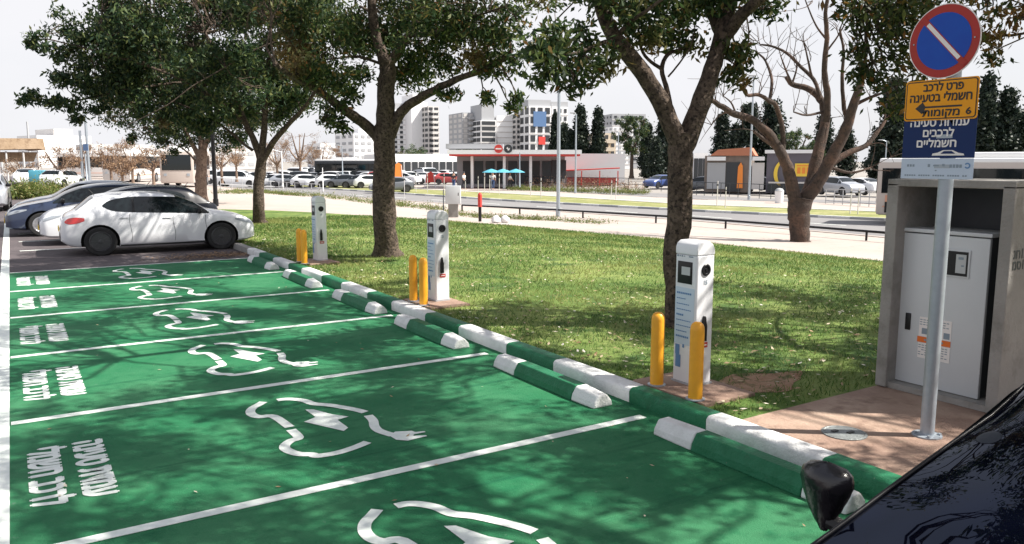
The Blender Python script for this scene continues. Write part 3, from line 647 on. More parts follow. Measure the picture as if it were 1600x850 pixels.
def make_car(kind, name, label, paint, group=None, detail=True, plate=None, roofmat=None, seg=None, glassm='glass', rimm='rim', fine=False):
    S = KIND[kind]; L, W = S['L'], S['W']
    top, belt, bot = (smoothcurve([(a*L-L/2, b) for a, b in S[k]]) for k in ('top', 'belt', 'bot'))
    def wid(x):
        u = abs(x)/(L/2); return W/2*(1-.03*u**2-.13*u**7-.10*max(0, u-.93)/.07*(max(0, u-.93)/.07))
    def csec(x):
        zt, zb, w_ = top(x), bot(x), wid(x); zs = min(belt(x), zt-.02); g = max(0, zt-zs)
        k = min(1, g/.35); wr = w_*(.93-S.get('taper', .19)*k)
        return [(0, zb), (.80*w_, zb), (.93*w_, zb+.02), (.985*w_, zb+.10*(zs-zb)), (w_, zb+.38*(zs-zb)), (.995*w_, zb+.62*(zs-zb)), (.985*w_, zb+.80*(zs-zb)), (.965*w_, zs-.03*min(1, (zs-zb))), (.945*w_, zs),
                (.945*w_+(wr-.945*w_)*.36, zs+.36*(g-.05*k)), (.945*w_+(wr-.945*w_)*.72, zs+.72*(g-.05*k)), (wr, zs+.93*(g-.05*k)), (wr*.90, zt-.030*k-.012), (wr*.68, zt-.012*k-.005), (wr*.35, zt-.004), (0, zt)]
    def yside(x, z):
        c = csec(x)[3:12]; return float(np.interp(z, [q[1] for q in c], [q[0] for q in c]))
    def ztop(x, y):
        c = csec(x)[11:][::-1]; return float(np.interp(abs(y), [q[0] for q in c], [q[1] for q in c]))
    ns = seg or 64; us = [-L/2+L*(.5-.5*math.cos(PI*(i/(ns-1)))) *1 for i in range(ns)]
    us = [u*.6+(-L/2+L*i/(ns-1))*.4 for i, u in enumerate(us)]
    mb = MB(); P = []
    for x in us:
        c = csec(x); ring = c+[(-a, b) for a, b in c[-2:0:-1]]; P += [(x, a, b) for a, b in ring]
    nr = 30; mb.grid(P, ns, nr, wrap=True)
    mb.f.append(tuple(range(nr))); mb.m.append(0); mb.f.append(tuple(range((ns-1)*nr, ns*nr))); mb.m.append(0)
    t = thing(name, label, 'car', group=group)
    body = mb.build('body', M[paint], t, smooth=True)
    ax = [a*L-L/2 for a in S['axle']]; r = S['r']
    # wheel arches cut out of the shell
    cm = MB()
    for x in ax:
        for sgn in (1, -1):
            cm.lathe([(r+.06, sgn*(W/2-.26)), (r+.06, sgn*(W/2+.2))], (x, 0, r), 28, 'Y')
    cut = cm.build('cutter', M['rubber'])
    body.data.materials.append(M['rubber'])
    for p in cut.data.polygons: p.material_index = 0
    md = body.modifiers.new('arches', 'BOOLEAN'); md.operation = 'DIFFERENCE'; md.object = cut; md.solver = 'EXACT'; md.material_mode = 'TRANSFER'
    dg = bpy.context.evaluated_depsgraph_get(); me = bpy.data.meshes.new_from_object(body.evaluated_get(dg)); body.modifiers.clear()
    if len(me.polygons) > 200:
        body.data = me; me.polygons.foreach_set('use_smooth', [True]*len(me.polygons)); me.set_sharp_from_angle(angle=R(38))
    bpy.data.objects.remove(cut)
    X = lambda u: u*L-L/2
    def side_patch(us_, zt, zb, sgn, off=.004, n=26, rows=7):
        fa = smoothcurve(list(zip([X(u) for u in us_], zt))); fb = smoothcurve(list(zip([X(u) for u in us_], zb))); P = []
        for i in range(n):
            x = X(us_[0])+(X(us_[-1])-X(us_[0]))*i/(n-1)
            for j in range(rows):
                z = fb(x)+(fa(x)-fb(x))*j/(rows-1); P.append((x, sgn*(yside(x, z)+off), z))
        m_ = MB(); m_.grid(P, n, rows); return m_
    def top_patch(u0, u1, inset, off=.004, n=12, cols=13, taper=0):
        P = []
        for i in range(n):
            x = X(u0+(u1-u0)*i/(n-1)); c = csec(x); wr = c[11][0]
            for j in range(cols):
                y = (2*j/(cols-1)-1)*(wr*(.985 if fine else .955)-inset); P.append((x, y, ztop(x, y)+off))
        m_ = MB(); m_.grid(P, n, cols); return m_
    for sgn in (1, -1):
        us_, zt, zb = S['side']
        sw = side_patch(us_, zt, zb, sgn).build('side_window', M[glassm], t, smooth=True)
        if detail:
            pm = MB(); x = X(S['door'][0]+.02); z0, z1 = 0.93, np.interp(S['door'][0]+.02, us_, zt)
            P = [(x+dx, sgn*(yside(x, z)+.007), z) for z in np.linspace(np.interp(S['door'][0]+.02, us_, zb)+.005, z1-.005, 6) for dx in (-.025, .025)]
            pm.grid(P, 6, 2); pm.build('window_pillar', M['black_plastic'], sw)
    top_patch(*S['rear'], .03).build('rear_window', M[glassm], t, smooth=True)
    top_patch(*S['front'], .005 if fine else .03, n=24 if fine else 12, cols=25 if fine else 13).build('windshield', M['glass_front' if fine else glassm], t, smooth=True)
    if roofmat:
        top_patch(S['rear'][1]+.012, S['front'][0]-.01, -.01, off=.003).build('roof', M[roofmat], t, smooth=True)
    for x in ax:
        for sgn in (1, -1):
            wb = MB(); y = sgn*(W/2-.115)
            wb.lathe([(r-.10, -.03), (r-.09, -.105), (r-.02, -.105), (r, -.085), (r, .085), (r-.02, .105), (r-.09, .105), (r-.10, .03)], (x, y, r), 28, 'Y')
            wh = wb.build('wheel', M['rubber'], t, auto=40)
            rb = MB(); yy = sgn*(W/2-.045)
            rb.lathe([(r-.095, 0), (r-.095, sgn*.022), (r-.115, sgn*.026), (r-.13, sgn*.006)], (x, yy, r), 28, 'Y')
            rb.lathe([(.05, 0), (.05, sgn*.02), (.03, sgn*.026)], (x, yy, r), 12, 'Y')
            for k in range(10 if rimm == 'rim' else 5):
                a = k*2*PI/(10 if rimm == 'rim' else 5); hw = .012 if rimm == 'rim' else .028
                d = Vector((math.cos(a), 0, math.sin(a))); n = Vector((-d.z, 0, d.x)); c = Vector((x, yy+sgn*.014, r))
                q = [c+d*.04+n*hw, c+d*.04-n*hw, c+d*(r-.11)-n*hw*1.2, c+d*(r-.11)+n*hw*1.2]
                rb.add(q+[v+Vector((0, -sgn*.02, 0)) for v in q], [(0, 1, 2, 3), (0, 1, 5, 4), (1, 2, 6, 5), (2, 3, 7, 6), (3, 0, 4, 7)])
            rb.build('rim', M[rimm], wh)
    if detail:
        for sgn in (1, -1):
            m_ = side_patch((.022, .04, .075, .115), (.80, .865, .885, .865), (.765, .735, .745, .80), sgn, .006, 10, 4) if kind == 'hatch' else side_patch((.006, .03, .07), (.90, .95, .95), (.80, .79, .86), sgn, .006, 8, 4)
            m_.build('tail_light', M['tail_red'], t, smooth=True)
            hz = top(X(.95))-.09
            side_patch((.885, .93, .985), (hz+.06, hz+.05, hz-.035), (hz+.03, hz-.03, hz-.10), sgn, .006, 8, 4).build('headlight', M['lamp_clear'], t, smooth=True)
            # door seams and handles
            for u in (S['door'][0], S['door'][1], S['front'][1]-.02):
                x = X(u); zz = np.linspace(bot(x)+.10, belt(x)-.02, 7)
                pm = MB(); pm.grid([(x+dx+.02*math.sin(i), sgn*(yside(x, z)+.0025), z) for i, z in enumerate(zz) for dx in (-.004, .004)], 7, 2); pm.build('door_seam', M['black_plastic'], t)
            for u in (S['door'][0]-.03, S['door'][1]-.035):
                x = X(u); z = belt(x)-.10; hb = MB(); hb.bbox((x, sgn*(yside(x, z)+.012), z), (.17, .022, .028), 0, .008); hb.build('door_handle', M[paint], t, auto=50)
            x = X(S['front'][1]-.055); z = belt(x)+.07; mbm = MB(); mbm.bbox((x, sgn*(yside(x, z)+.10), z), (.09, .19, .13), 0, .035); mi = mbm.build('wing_mirror', M['black_plastic' if kind != 'hatch' else 'black_plastic'], t, auto=60)
            # sill strip
            side_patch((.28, .5, .72), (.235, .235, .235), (.195, .195, .195), sgn, .008, 10, 3).build('sill_trim', M['black_plastic'], t, smooth=True)
        # grille, bumpers, number plates
        for nose, sg in ((True, 1), (False, -1)):
            x = sg*L/2; w2 = wid(x)
            g = MB(); g.bbox((x-sg*.025, 0, .50 if nose else .42), (.075, w2*(1.25 if nose else 1.5), .16 if nose else .14), 0, .02); g.build('grille' if nose else 'bumper_trim', M['black_plastic'], t, auto=50)
            g = MB(); g.bbox((x+sg*.018, 0, .42 if nose else .60), (.02, .50, .11), 0, .004); g.build('number_plate', M[plate or 'yellow_sign'], t)
            if nose:
                g = MB()
                for k in (-1, 1): g.bbox((x-sg*.11, k*w2*.86, .36), (.10, .14, .10), 0, .02)
                g.build('fog_lamp_recess', M['black_plastic'], t, auto=50)
        g = MB(); u = S['rear'][1]; x = X(u)
        g.tube([(x+.05, 0, top(x+.05)), (x-.05, 0, top(x+.05)+.13)], [.012, .005], 6); g.build('roof_aerial', M['black_plastic'], t)
    t['_fn'] = 0; del t['_fn']
    return t, dict(top=top, belt=belt, yside=yside, csec=csec, L=L, W=W, X=X, S=S)
def place(t, p, rz, z=None): t.location = (p[0], p[1], p[2] if len(p) > 2 and z is None else (z or 0)); t.rotation_euler = (0, 0, rz); return t

# the white hatchback beside the green bays
c1, _ = make_car('hatch', 'hatchback_car', 'white five door hatchback with black wheels parked beside the green bays', 'car_white')
place(c1, (2.86, 20.12), R(-1.5)); c1.scale = (1, 1, .96)
c2, _ = make_car('hatch', 'crossover_car', 'white crossover with black roof and dark nose, between the white hatchback and the navy car', 'car_white', roofmat='car_black')
place(c2, (2.6, 22.95), R(180)); c2.scale = (1.03, 1.02, 1.0)
for o in kids(c2):
    if o.name.startswith('body'):
        o.data.materials.append(M['car_black']); k_ = len(o.data.materials)-1
        for f in o.data.polygons:
            if f.center.x < -1.15 and f.center.z > .45 or f.center.z > .98 and f.center.x < .9: f.material_index = k_
    if o.name.startswith('tail_light'): bpy.data.objects.remove(o)
c3, _ = make_car('hatch', 'saloon_car', 'navy blue car parked nose out to the driveway behind the white cars', 'car_navy', rimm='rim_silver')
place(c3, (2.02, 26.1), R(180)); c3.scale = (1.1, 1.06, 1.0)
c4, _ = make_car('sedan', 'saloon_car', 'silver grey saloon parked just beyond the navy car', 'car_silver', rimm='rim_silver')
place(c4, (2.2, 28.9), R(180))
c5, _ = make_car('suv', 'oncoming_car', 'silver off-road car facing the camera at the left edge of the photo', 'car_silver', rimm='rim_silver')
place(c5, (-.98, 40.6), R(-92))
def top_z(q, x, y):
    c = q['csec'](x)[11:][::-1]; return float(np.interp(abs(y), [a[0] for a in c], [a[1] for a in c]))
# the dark car in the right corner: nose towards the driveway
cf_, q = make_car('lowcar', 'black_car', 'glossy black car whose windscreen reflects the trees, in the lower right corner', 'car_black', fine=True, seg=120, rimm='rim_silver')
FC = (3.08, .575); place(cf_, FC, R(180))
for o in kids(cf_):
    if o.name.startswith('wing_mirror') and o.data.vertices[0].co.y < 0: bpy.data.objects.remove(o)
# its covered mirror, wrapped in black plastic
mb = MB(); prof = [(.005, .115), (.05, .11), (.085, .085), (.095, .045), (.083, 0), (.06, -.06), (.035, -.11), (.012, -.15)]
mb.lathe([(float(np.interp(b, [q_[1] for q_ in prof[::-1]], [q_[0] for q_ in prof[::-1]])), b) for b in np.linspace(-.15, .115, 15)], (0, 0, 0), 22)
rr = random.Random(3); V = []
for v in mb.v:
    an = math.atan2(v[1], v[0]); k = 1+.05*math.sin(an*3+v[2]*16)+.02*math.sin(an*7-v[2]*31)+.012*rr.uniform(-1, 1); V.append((v[0]*.72*k, v[1]*1.05*k, v[2]*(.95)+.002*rr.uniform(-1, 1)))
mb.v = V; wm = mb.build('wing_mirror', M['wrap'], cf_, auto=50); wm['label'] = 'door mirror wrapped in crumpled black plastic'
mw = D(1290, 768, 2.66); wm.location = (-(mw.x-FC[0]), -(mw.y-FC[1]), mw.z)
mb = MB(); mb.tube([(-(mw.x-FC[0])+.0, -(mw.y-FC[1])+.02, mw.z-.1), (-(mw.x-FC[0])-.02, -(mw.y-FC[1])+.12, mw.z-.12), (-(mw.x-FC[0])-.03, -(mw.y-FC[1])+.22, mw.z-.1)], [.03, .025, .03], 8); mb.build('mirror_arm', M['black_plastic'], cf_)
# round sticker behind the windscreen and rubber trim along its edge
for k_ in range(400):
    d_ = ray(1545, 683); q_ = Vector((0, 0, CAMH))+d_*(1.5+k_*.01)
    if q_.z <= top_z(q, FC[0]-q_.x, q_.y-FC[1])+.006: break
mb = MB(); lx_, ly_ = FC[0]-q_.x, -(q_.y-FC[1]); P = []
for r_ in (.0, .018, .034, .036):
    for a_ in range(24):
        x_, y_ = lx_+r_*1.0*math.cos(a_*PI/12), ly_+r_*math.sin(a_*PI/12); P.append((x_, y_, top_z(q, x_, y_)+(.0065 if r_ < .035 else .005)))
mb.grid(P, 4, 24, wrap=True); mb.build('windscreen_sticker', M['sticker_grey'], cf_, smooth=True)
for sgn in (1, -1):
    pts = []
    for u in np.linspace(*q['S']['front'], 22):
        x_ = q['X'](u); c_ = q['csec'](x_); pts.append((x_, sgn*c_[11][0]*1.0, c_[11][1]+.006))
    mb = MB(); mb.tube(pts, .007, 6); mb.build('windscreen_trim', M['black_plastic'], cf_, smooth=True)
    mb = MB(); mb.tube([(a, b+sgn*.012, c-.012) for a, b, c in pts], .0035, 6); mb.build('bright_trim', M['steel'], cf_, smooth=True)
#@@TREES
# ------------------------------------------------------------------ trees
def leaves(mb_P, n, centre, rad, size, rg, droop=.5, asp=.36):
    """n pointed leaves scattered round a clump"""
    c = np.array(centre)+rg.normal(size=(n, 3))*np.array(rad)
    d = rg.normal(size=(n, 3)); d[:, 2] -= droop; d /= np.linalg.norm(d, axis=1)[:, None]
    u = rg.normal(size=(n, 3)); s = np.cross(d, u); s /= np.linalg.norm(s, axis=1)[:, None]
    L = size*rg.uniform(.6, 1.25, size=(n, 1)); a = c-d*L/2; b = c+d*L/2; m = c-d*L*.05
    q = np.stack([a, m+s*L*asp/2, b, m-s*L*asp/2], 1); mb_P.append(q)
def leafmesh(name, quads, m, parent):
    V = np.concatenate(quads).reshape(-1, 3); n = len(V)//4
    me = bpy.data.meshes.new(name); me.vertices.add(len(V)); me.vertices.foreach_set('co', V.astype(np.float32).ravel())
    me.loops.add(4*n); me.loops.foreach_set('vertex_index', np.arange(4*n, dtype=np.int32))
    me.polygons.add(n); me.polygons.foreach_set('loop_start', np.arange(0, 4*n, 4, dtype=np.int32)); me.polygons.foreach_set('loop_total', np.full(n, 4, dtype=np.int32))
    me.materials.append(m); me.update(calc_edges=True); me.validate()
    o = bpy.data.objects.new(name, me); col.objects.link(o)
    if parent: o.parent = parent
    return o
def wob(a, b, k, amt, rg):
    a = np.array(a, float); b = np.array(b, float); L = np.linalg.norm(b-a)
    P = [a+(b-a)*t+np.array(rg.normal(size=3))*amt*L*math.sin(PI*t) for t in np.linspace(0, 1, k)]
    return [Vector(p) for p in P]
def broadleaf(name, label, base, limbs, clusters, seed, lm='leaf', bark='bark', leaf=.11, per=90, sub=8, group=None, twig=.012, crown_name='crown', cat='tree', droop=.5):
    """limbs: (points, r0, r1); clusters: (centre, radius, weight)"""
    rg = np.random.default_rng(seed); t = thing(name, label, cat, (0, 0, 0), group=group)
    tm = MB(); nodes = []
    for i, (pts, r0, r1) in enumerate(limbs):
        pts = [Vector(p) for p in pts]; k = len(pts); q = []
        for a in range(k-1):
            p0, p1, p2, p3 = pts[max(a-1, 0)], pts[a], pts[a+1], pts[min(a+2, k-1)]
            for s in range(4):
                u = s/4; q.append(.5*((2*p1)+(p2-p0)*u+(2*p0-5*p1+4*p2-p3)*u*u+(3*p1-p0-3*p2+p3)*u**3))
        q.append(pts[-1]); n = len(q)
        rad = [(r0+(r1-r0)*(j/(n-1)))*(1+.025*rg.normal()) for j in range(n)]
        if i == 0:
            for j in range(min(3, n)): rad[j] *= (1.45, 1.12, 1.02)[j]
        q = [p+Vector(rg.normal(size=3)*.012*min(1, r0*4)) if 0 < j else p for j, p in enumerate(q)]
        tm.tube(q, rad, 12 if r0 > .08 else 7); nodes += [(p, r) for p, r in zip(q[n//3:], rad[n//3:])]
    quads = []; bm_ = MB()
    for c, r, wgt in clusters:
        c = Vector(c); src, sr = min(nodes, key=lambda n_: (n_[0]-c).length)
        p = wob(src, c, 5, .07, rg); rr0 = min(sr*.6, .012+.014*(c-src).length); bm_.tube(p, list(np.linspace(rr0, .008, 5)), 5)
        for k in range(max(2, int(sub*wgt))):
            d = rg.normal(size=3); d /= np.linalg.norm(d); e = np.array(c)+d*r*rg.uniform(.35, 1.0)*np.array([1, 1, .75])
            bm_.tube(wob(p[rg.integers(2, 5)], e, 4, .08, rg), [twig, twig*.8, twig*.6, twig*.35], 4, cap=False)
            s = r*.20+.05; leaves(quads, int(per*rg.uniform(.6, 1.4)), e, (s, s, s*.8), leaf, rg, droop)
    tr = tm.build('trunk', M[bark], t, auto=60, fixn=False); bm_.build('branches', M[bark], tr, fixn=False)
    if quads: leafmesh(crown_name, quads, M[lm], t)
    return t
def pl(dist, *pts): return [D(x, y, dist+(d[0] if d else 0)) for x, y, *d in pts]
def ell(c, R3, n, r, seed, skip=None, hollow=.35):
    rg = np.random.default_rng(seed); out = []
    while len(out) < n:
        d = rg.normal(size=3); d /= np.linalg.norm(d); p = np.array(c)+d*np.array(R3)*rg.uniform(hollow, 1)**.6
        if skip and skip(p): continue
        out.append((p, r*rg.uniform(.7, 1.3), rg.uniform(.7, 1.3)))
    return out
def cl(dist, *pts): return [(D(x, y, dist+dd), r, wt) for x, y, r, dd, wt in pts]
def inframe(p, m=0):
    v = Vector(p)-Vector((0, 0, CAMH)); z = v.dot(_f)
    if z < .3: return False
    x = 800+FPX*v.dot(_r)/z; y = 425-FPX*v.dot(_u)/z
    return -m < x < 1600+m and y > -m

# A: the forked tree behind the nearest charger
dA = 9.26
bA = Vector((6.62, 6.80, .05))
limA = [([bA, D(1055, 420, dA), D(1062, 330, dA), D(1063, 250, dA), D(1064, 205, dA)], .142, .150),
 (pl(dA, (1062, 232), (1040, 175, -.1), (1005, 115, -.2), (965, 65, -.4), (942, 20, -.5), (928, -40, -.7), (905, -160, -1), (860, -330, -1.6)), .115, .045),
 (pl(dA, (1066, 232), (1092, 170), (1112, 110, .1), (1127, 55, .2), (1140, 10, .3), (1152, -60, .4), (1175, -200, .6), (1180, -380, .9)), .125, .045),
 (pl(dA, (1130, 60, .2), (1160, 22, 0), (1200, -12, -.3), (1270, -70, -.8), (1370, -170, -1.5)), .085, .03),
 (pl(dA, (1128, 60, .2), (1112, 22, .5), (1098, -10, .8), (1070, -90, 1.3), (1040, -200, 2)), .07, .03),
 (pl(dA, (1052, 195, -.1), (1043, 145), (1034, 108, .1), (1044, 85, .1), (1068, 76, .2)), .035, .018),
 (pl(dA, (1034, 108, .1), (1012, 92), (1000, 70), (998, 30, -.1), (1004, -20)), .022, .012),
 (pl(dA, (1044, 120), (1062, 98), (1080, 70), (1086, 40)), .012, .006),
 (pl(dA, (965, 65, -.4), (945, 66, -.6), (915, 78, -.9), (880, 88, -1.1), (850, 92, -1.2)), .03, .01),
 (pl(dA, (960, 60, -.4), (985, 35, -.6), (1020, 10, -.9), (1060, -20, -1.2)), .03, .012)]
clA = cl(dA, (880, 78, .26, -1.1, .5), (908, 95, .24, -.9, .5), (855, 95, .26, -1.3, .5), (928, 82, .2, -.7, .4), (868, 128, .15, -1.2, .3), (896, 132, .14, -1.0, .28), (836, 84, .16, -1.5, .25), (915, 60, .12, -.8, .2), (945, 105, .10, -.7, .3), (850, 80, .12, -1.3, .4), (866, 55, .08, -1.2, .2),
 (960, 20, .25, -.6, .8), (1000, 20, .3, -.2, .8), (1030, 10, .3, .1, .9), (1060, 15, .25, .2, .7), (1085, 5, .3, .3, .9), (1110, -10, .3, .4, .9), (1020, 50, .22, 0, .5), (1050, 55, .2, .2, .5), (1000, 55, .2, -.2, .5), (1075, 75, .12, .2, .3), (1180, -5, .3, .2, .6), (1150, -20, .35, .3, .8), (940, -20, .3, -.8, .9), (1200, 15, .12, 0, .2), (975, 75, .12, -.3, .3))
clA += ell((5.9, 6.6, 6.4), (4.2, 4.4, 2.3), 84, .44, 11, skip=lambda p: inframe(p, 10))
broadleaf('street_tree', 'tall tree forking into two thick limbs behind the nearest charging post', bA, limA, clA, 1, 'leaf', 'bark', leaf=.105, per=62, sub=8, group='leafy trees along the lawn')
orA = cl(dA, (1140, 100, .16, .2, .8), (1152, 108, .14, .2, .7), (1165, 118, .12, .2, .5), (1135, 80, .1, .2, .3), (1160, 80, .1, .1, .3))
# B: the thick trunk
dB = 16.1; bB = G(605, 402, .07)
limB = [([bB, D(601, 340, dB), D(600, 270, dB), D(602, 195, dB)], .25, .205),
 (pl(dB, (596, 222), (572, 196), (545, 176, -.3), (520, 158, -.6), (498, 142, -.9), (465, 125, -1.4), (430, 100, -1.9)), .12, .04),
 (pl(dB, (608, 215), (622, 182), (645, 160), (680, 140, -.3), (715, 124, -.5), (755, 108, -.8), (800, 80, -1.2)), .12, .035),
 (pl(dB, (602, 200), (603, 150), (606, 105), (604, 92)), .20, .14),
 (pl(dB, (605, 110), (592, 70), (582, 20), (578, -50), (570, -160), (560, -280)), .12, .04),
 (pl(dB, (605, 105), (628, 72), (648, 40), (665, 0), (690, -70), (730, -180)), .10, .035),
 (pl(dB, (604, 104), (585, 96), (555, 88), (520, 92, -.4), (470, 96, -.8)), .035, .012),
 (pl(dB, (640, 55), (680, 50, -.5), (730, 30, -1), (790, 10, -1.6)), .05, .015),
 (pl(dB, (760, 110, -.8), (830, 70, -1.2), (880, 20, -1.5), (930, -30, -1.8)), .02, .01)]
clB = ell(D(610, -60, dB), (3.1, 3.4, 2.2), 92, .5, 21)+cl(dB, (500, 120, .4, -1, 1), (530, 125, .35, -.8, .8), (470, 110, .4, -1.5, 1), (545, 150, .25, -.5, .6), (520, 175, .2, -.5, .5), (560, 120, .3, 0, .7), (640, 110, .35, .5, .8), (660, 85, .35, .3, .8), (700, 95, .35, -.3, .8), (740, 90, .35, -.6, .8), (775, 100, .3, -.9, .7), (700, 150, .2, -.4, .4), (760, 150, .15, -.8, .35), (810, 95, .25, -1, .4), (795, 60, .35, -1.2, .6), (755, 50, .4, -1, .9), (720, 40, .4, -.6, .9), (690, 60, .4, 0, .9), (780, 20, .4, -1.2, .7), (815, 30, .3, -1.4, .45), (640, 30, .5, .6, 1), (560, 60, .5, .6, 1), (520, 50, .5, -.5, 1.1), (480, 40, .5, -.9, 1.1), (800, 165, .12, -.8, .25), (810, 150, .1, -.9, .2), (620, 120, .2, .9, .5), (505, 190, .15, -.7, .3), (530, 200, .12, -.4, .25))
broadleaf('street_tree', 'tall tree with the thickest trunk, standing between the middle and farthest charging posts', bB, limB, clB, 2, 'leaf', 'bark', leaf=.13, per=58, sub=9, group='leafy trees along the lawn')
# C
dC = 24.8; bC = G(405, 350, .08)
limC = [([bC, D(404, 320, dC), D(405, 280, dC), D(410, 245, dC)], .19, .15),
 (pl(dC, (408, 256), (425, 225), (450, 195, -.3), (478, 165, -.6), (500, 130, -1)), .11, .04),
 (pl(dC, (408, 252), (398, 222), (385, 195), (370, 160), (350, 110), (320, 50)), .12, .04),
 (pl(dC, (407, 250), (412, 210), (415, 160), (420, 90), (425, 0)), .12, .04),
 (pl(dC, (395, 235), (375, 220), (352, 200), (310, 175), (250, 150)), .05, .02),
 (pl(dC, (385, 195), (330, 150, -1), (250, 110, -2.2), (150, 80, -3), (70, 60, -3.4)), .06, .015),
 (pl(dC, (350, 130), (270, 130, -1), (180, 145, -2), (100, 160, -2.6), (40, 155, -3)), .05, .012),
 (pl(dC, (430, 65, -2), (390, 82, -2.2), (340, 112, -2.6), (300, 135, -3), (260, 165, -3.2), (200, 195, -3.4)), .022, .01)]
clC = ell(D(335, 60, dC), (4.3, 3.6, 2.6), 125, .62, 31)+cl(dC, (60, 65, .22, -3.4, .45), (85, 80, .3, -3.2, .6), (45, 70, .15, -3.5, .25), (110, 95, .4, -3, .7), (120, 60, .3, -3, .5), (150, 70, .45, -2.8, .9), (100, 125, .35, -3, .7), (135, 130, .45, -2.6, 1), (60, 155, .25, -3.1, .5), (35, 155, .15, -3.2, .3), (85, 160, .3, -2.9, .6), (120, 165, .3, -2.6, .6), (120, 185, .2, -2.5, .4), (160, 100, .5, -2.4, 1), (180, 140, .5, -2, 1), (180, 60, .5, -2.5, 1), (190, 20, .5, -2.4, .9), (170, 5, .3, -2.6, .5), (220, 100, .6, -1.6, 1.1), (230, 150, .5, -1.5, 1), (160, 170, .3, -2.2, .6), (220, 175, .35, -1.5, .8), (260, 180, .4, -1, .9), (300, 185, .4, -.6, .9), (250, 60, .6, -1.5, 1.2), (270, 20, .6, -1.4, 1.2), (320, 195, .35, -.2, .8), (340, 170, .5, 0, 1), (430, 130, .5, 0, 1), (460, 150, .35, -.3, .8), (440, 180, .3, .2, .5), (380, 180, .4, .5, .8), (370, 215, .3, .8, .4), (470, 80, .5, -.3, 1), (250, -20, .6, -1, 1.2), (205, 120, .5, -1.8, 1))
broadleaf('street_tree', 'dense leafy tree right behind the front of the white hatchback', bC, limC, clC, 3, 'leaf_dark', 'bark', leaf=.17, per=58, sub=8, group='leafy trees along the lawn', twig=.014)
# D
bD = G(316, 322, .0); dD = FW(bD)
limD = [([bD, D(314, 285, dD), D(315, 255, dD), D(316, 235, dD)], .27, .22),
 (pl(dD, (315, 250), (303, 230), (290, 205), (270, 170)), .14, .05), (pl(dD, (315, 245), (325, 215), (340, 180), (350, 140)), .15, .05), (pl(dD, (315, 240), (314, 200), (310, 150), (300, 90)), .15, .05),
 (pl(dD, (312, 262), (300, 245), (285, 232), (265, 222)), .06, .02)]
clD = ell(D(310, 140, dD), (4.2, 3.5, 2.3), 60, .8, 41)+cl(dD, (215, 190, .6, 0, .8), (235, 210, .5, 0, .7), (205, 215, .35, 0, .5), (260, 215, .6, 0, .9), (290, 215, .5, 0, .8), (340, 215, .5, 0, .8), (365, 225, .5, 0, .6), (385, 205, .5, 0, .6), (190, 195, .3, 0, .4), (350, 235, .4, 0, .4), (275, 235, .3, 0, .4))
broadleaf('street_tree', 'leafy tree with a pale reddish trunk beside the black lamp post', bD, limD, clD, 4, 'leaf_dark', 'bark_pale', leaf=.21, per=60, sub=7, group='leafy trees along the lawn', twig=.018)
# E: the tree behind the concrete housing, trunk outside the frame on the right
bE = Vector((9.6, 1.2, .1))
limE = [([bE, (9.5, 1.3, 1.2), (9.4, 1.4, 2.4), (9.3, 1.5, 3.2)], .2, .16),
 ([(9.3, 1.5, 3.0), (8.6, 2.4, 3.9), (7.9, 3.4, 4.7), (7.2, 4.3, 5.4)], .1, .03), ([(9.3, 1.5, 3.1), (9.6, 2.6, 3.9), (9.6, 3.8, 4.3), (9.2, 5.2, 4.3), (8.7, 6.2, 4.0)], .1, .025),
 ([(9.3, 1.5, 3.1), (8.3, .6, 4.3), (7.2, -.3, 5.4), (6.0, -1, 6.3)], .11, .03), ([(9.3, 1.5, 3.2), (9.5, .9, 4.7), (9.6, .5, 6.2), (9.7, .4, 7.6)], .12, .03),
 ([(9.5, 3.2, 4.1), (10.2, 4.2, 4.0), (10.9, 5.0, 3.6)], .04, .015)]
dE = 9.0
clE = cl(dE, (1350, 10, .3, .3, .55), (1385, 20, .38, 0, .6), (1420, 5, .38, .2, .6), (1375, 55, .32, 0, .4), (1405, 60, .32, .3, .5), (1345, 45, .18, .2, .2), (1400, 100, .3, .2, .4), (1375, 118, .22, 0, .25), (1425, 130, .22, .4, .3), (1380, 145, .2, .2, .25), (1395, 170, .16, .3, .2), (1360, 95, .12, .3, .25), (1395, 30, .3, .8, .8), (1460, -10, .35, .3, .8), (1500, -15, .4, .3, .9), (1545, 5, .35, .5, .7), (1580, 0, .35, .8, .7), (1555, 60, .2, .6, .4), (1590, 30, .25, .6, .5), (1545, 90, .12, .8, .2), (1330, -10, .3, 0, .7), (1450, 30, .2, .8, .5), (1350, 120, .09, .2, .2), (1340, 80, .09, .1, .2))
clE += ell((8.2, .8, 6.2), (4.2, 4.3, 2.2), 70, .46, 51, skip=lambda p: inframe(p, 0))
broadleaf('street_tree', 'olive green tree behind the round no parking sign, its crown in the top right corner', bE, limE, clE, 5, 'leaf_olive', 'bark', leaf=.11, per=46, sub=8, group='leafy trees along the lawn')
# F: the next tree of the row, behind the camera's right shoulder: shades the nearest bay and shows in the windscreen
bF = Vector((6.7, -2.6, .1))
limF = [([bF, (6.6, -2.5, 1.3), (6.6, -2.4, 2.6)], .2, .17), ([(6.6, -2.4, 2.5), (5.8, -1.6, 3.8), (5.0, -.6, 5.0), (4.2, .4, 5.9)], .12, .03), ([(6.6, -2.4, 2.5), (6.9, -1.6, 4.0), (6.7, -.4, 5.4), (6.4, .6, 6.2)], .12, .03), ([(6.6, -2.4, 2.5), (6.0, -3.6, 4.2), (5.2, -4.2, 5.6)], .11, .03)]
clF = ell((5.1, .3, 6.0), (3.9, 4.2, 1.9), 90, .42, 61, skip=lambda p: inframe(p, 0))
broadleaf('street_tree', 'tree outside the right edge whose crown shades the nearest bay', bF, limF, clF, 6, 'leaf', 'bark', leaf=.11, per=60, sub=7, group='leafy trees along the lawn')
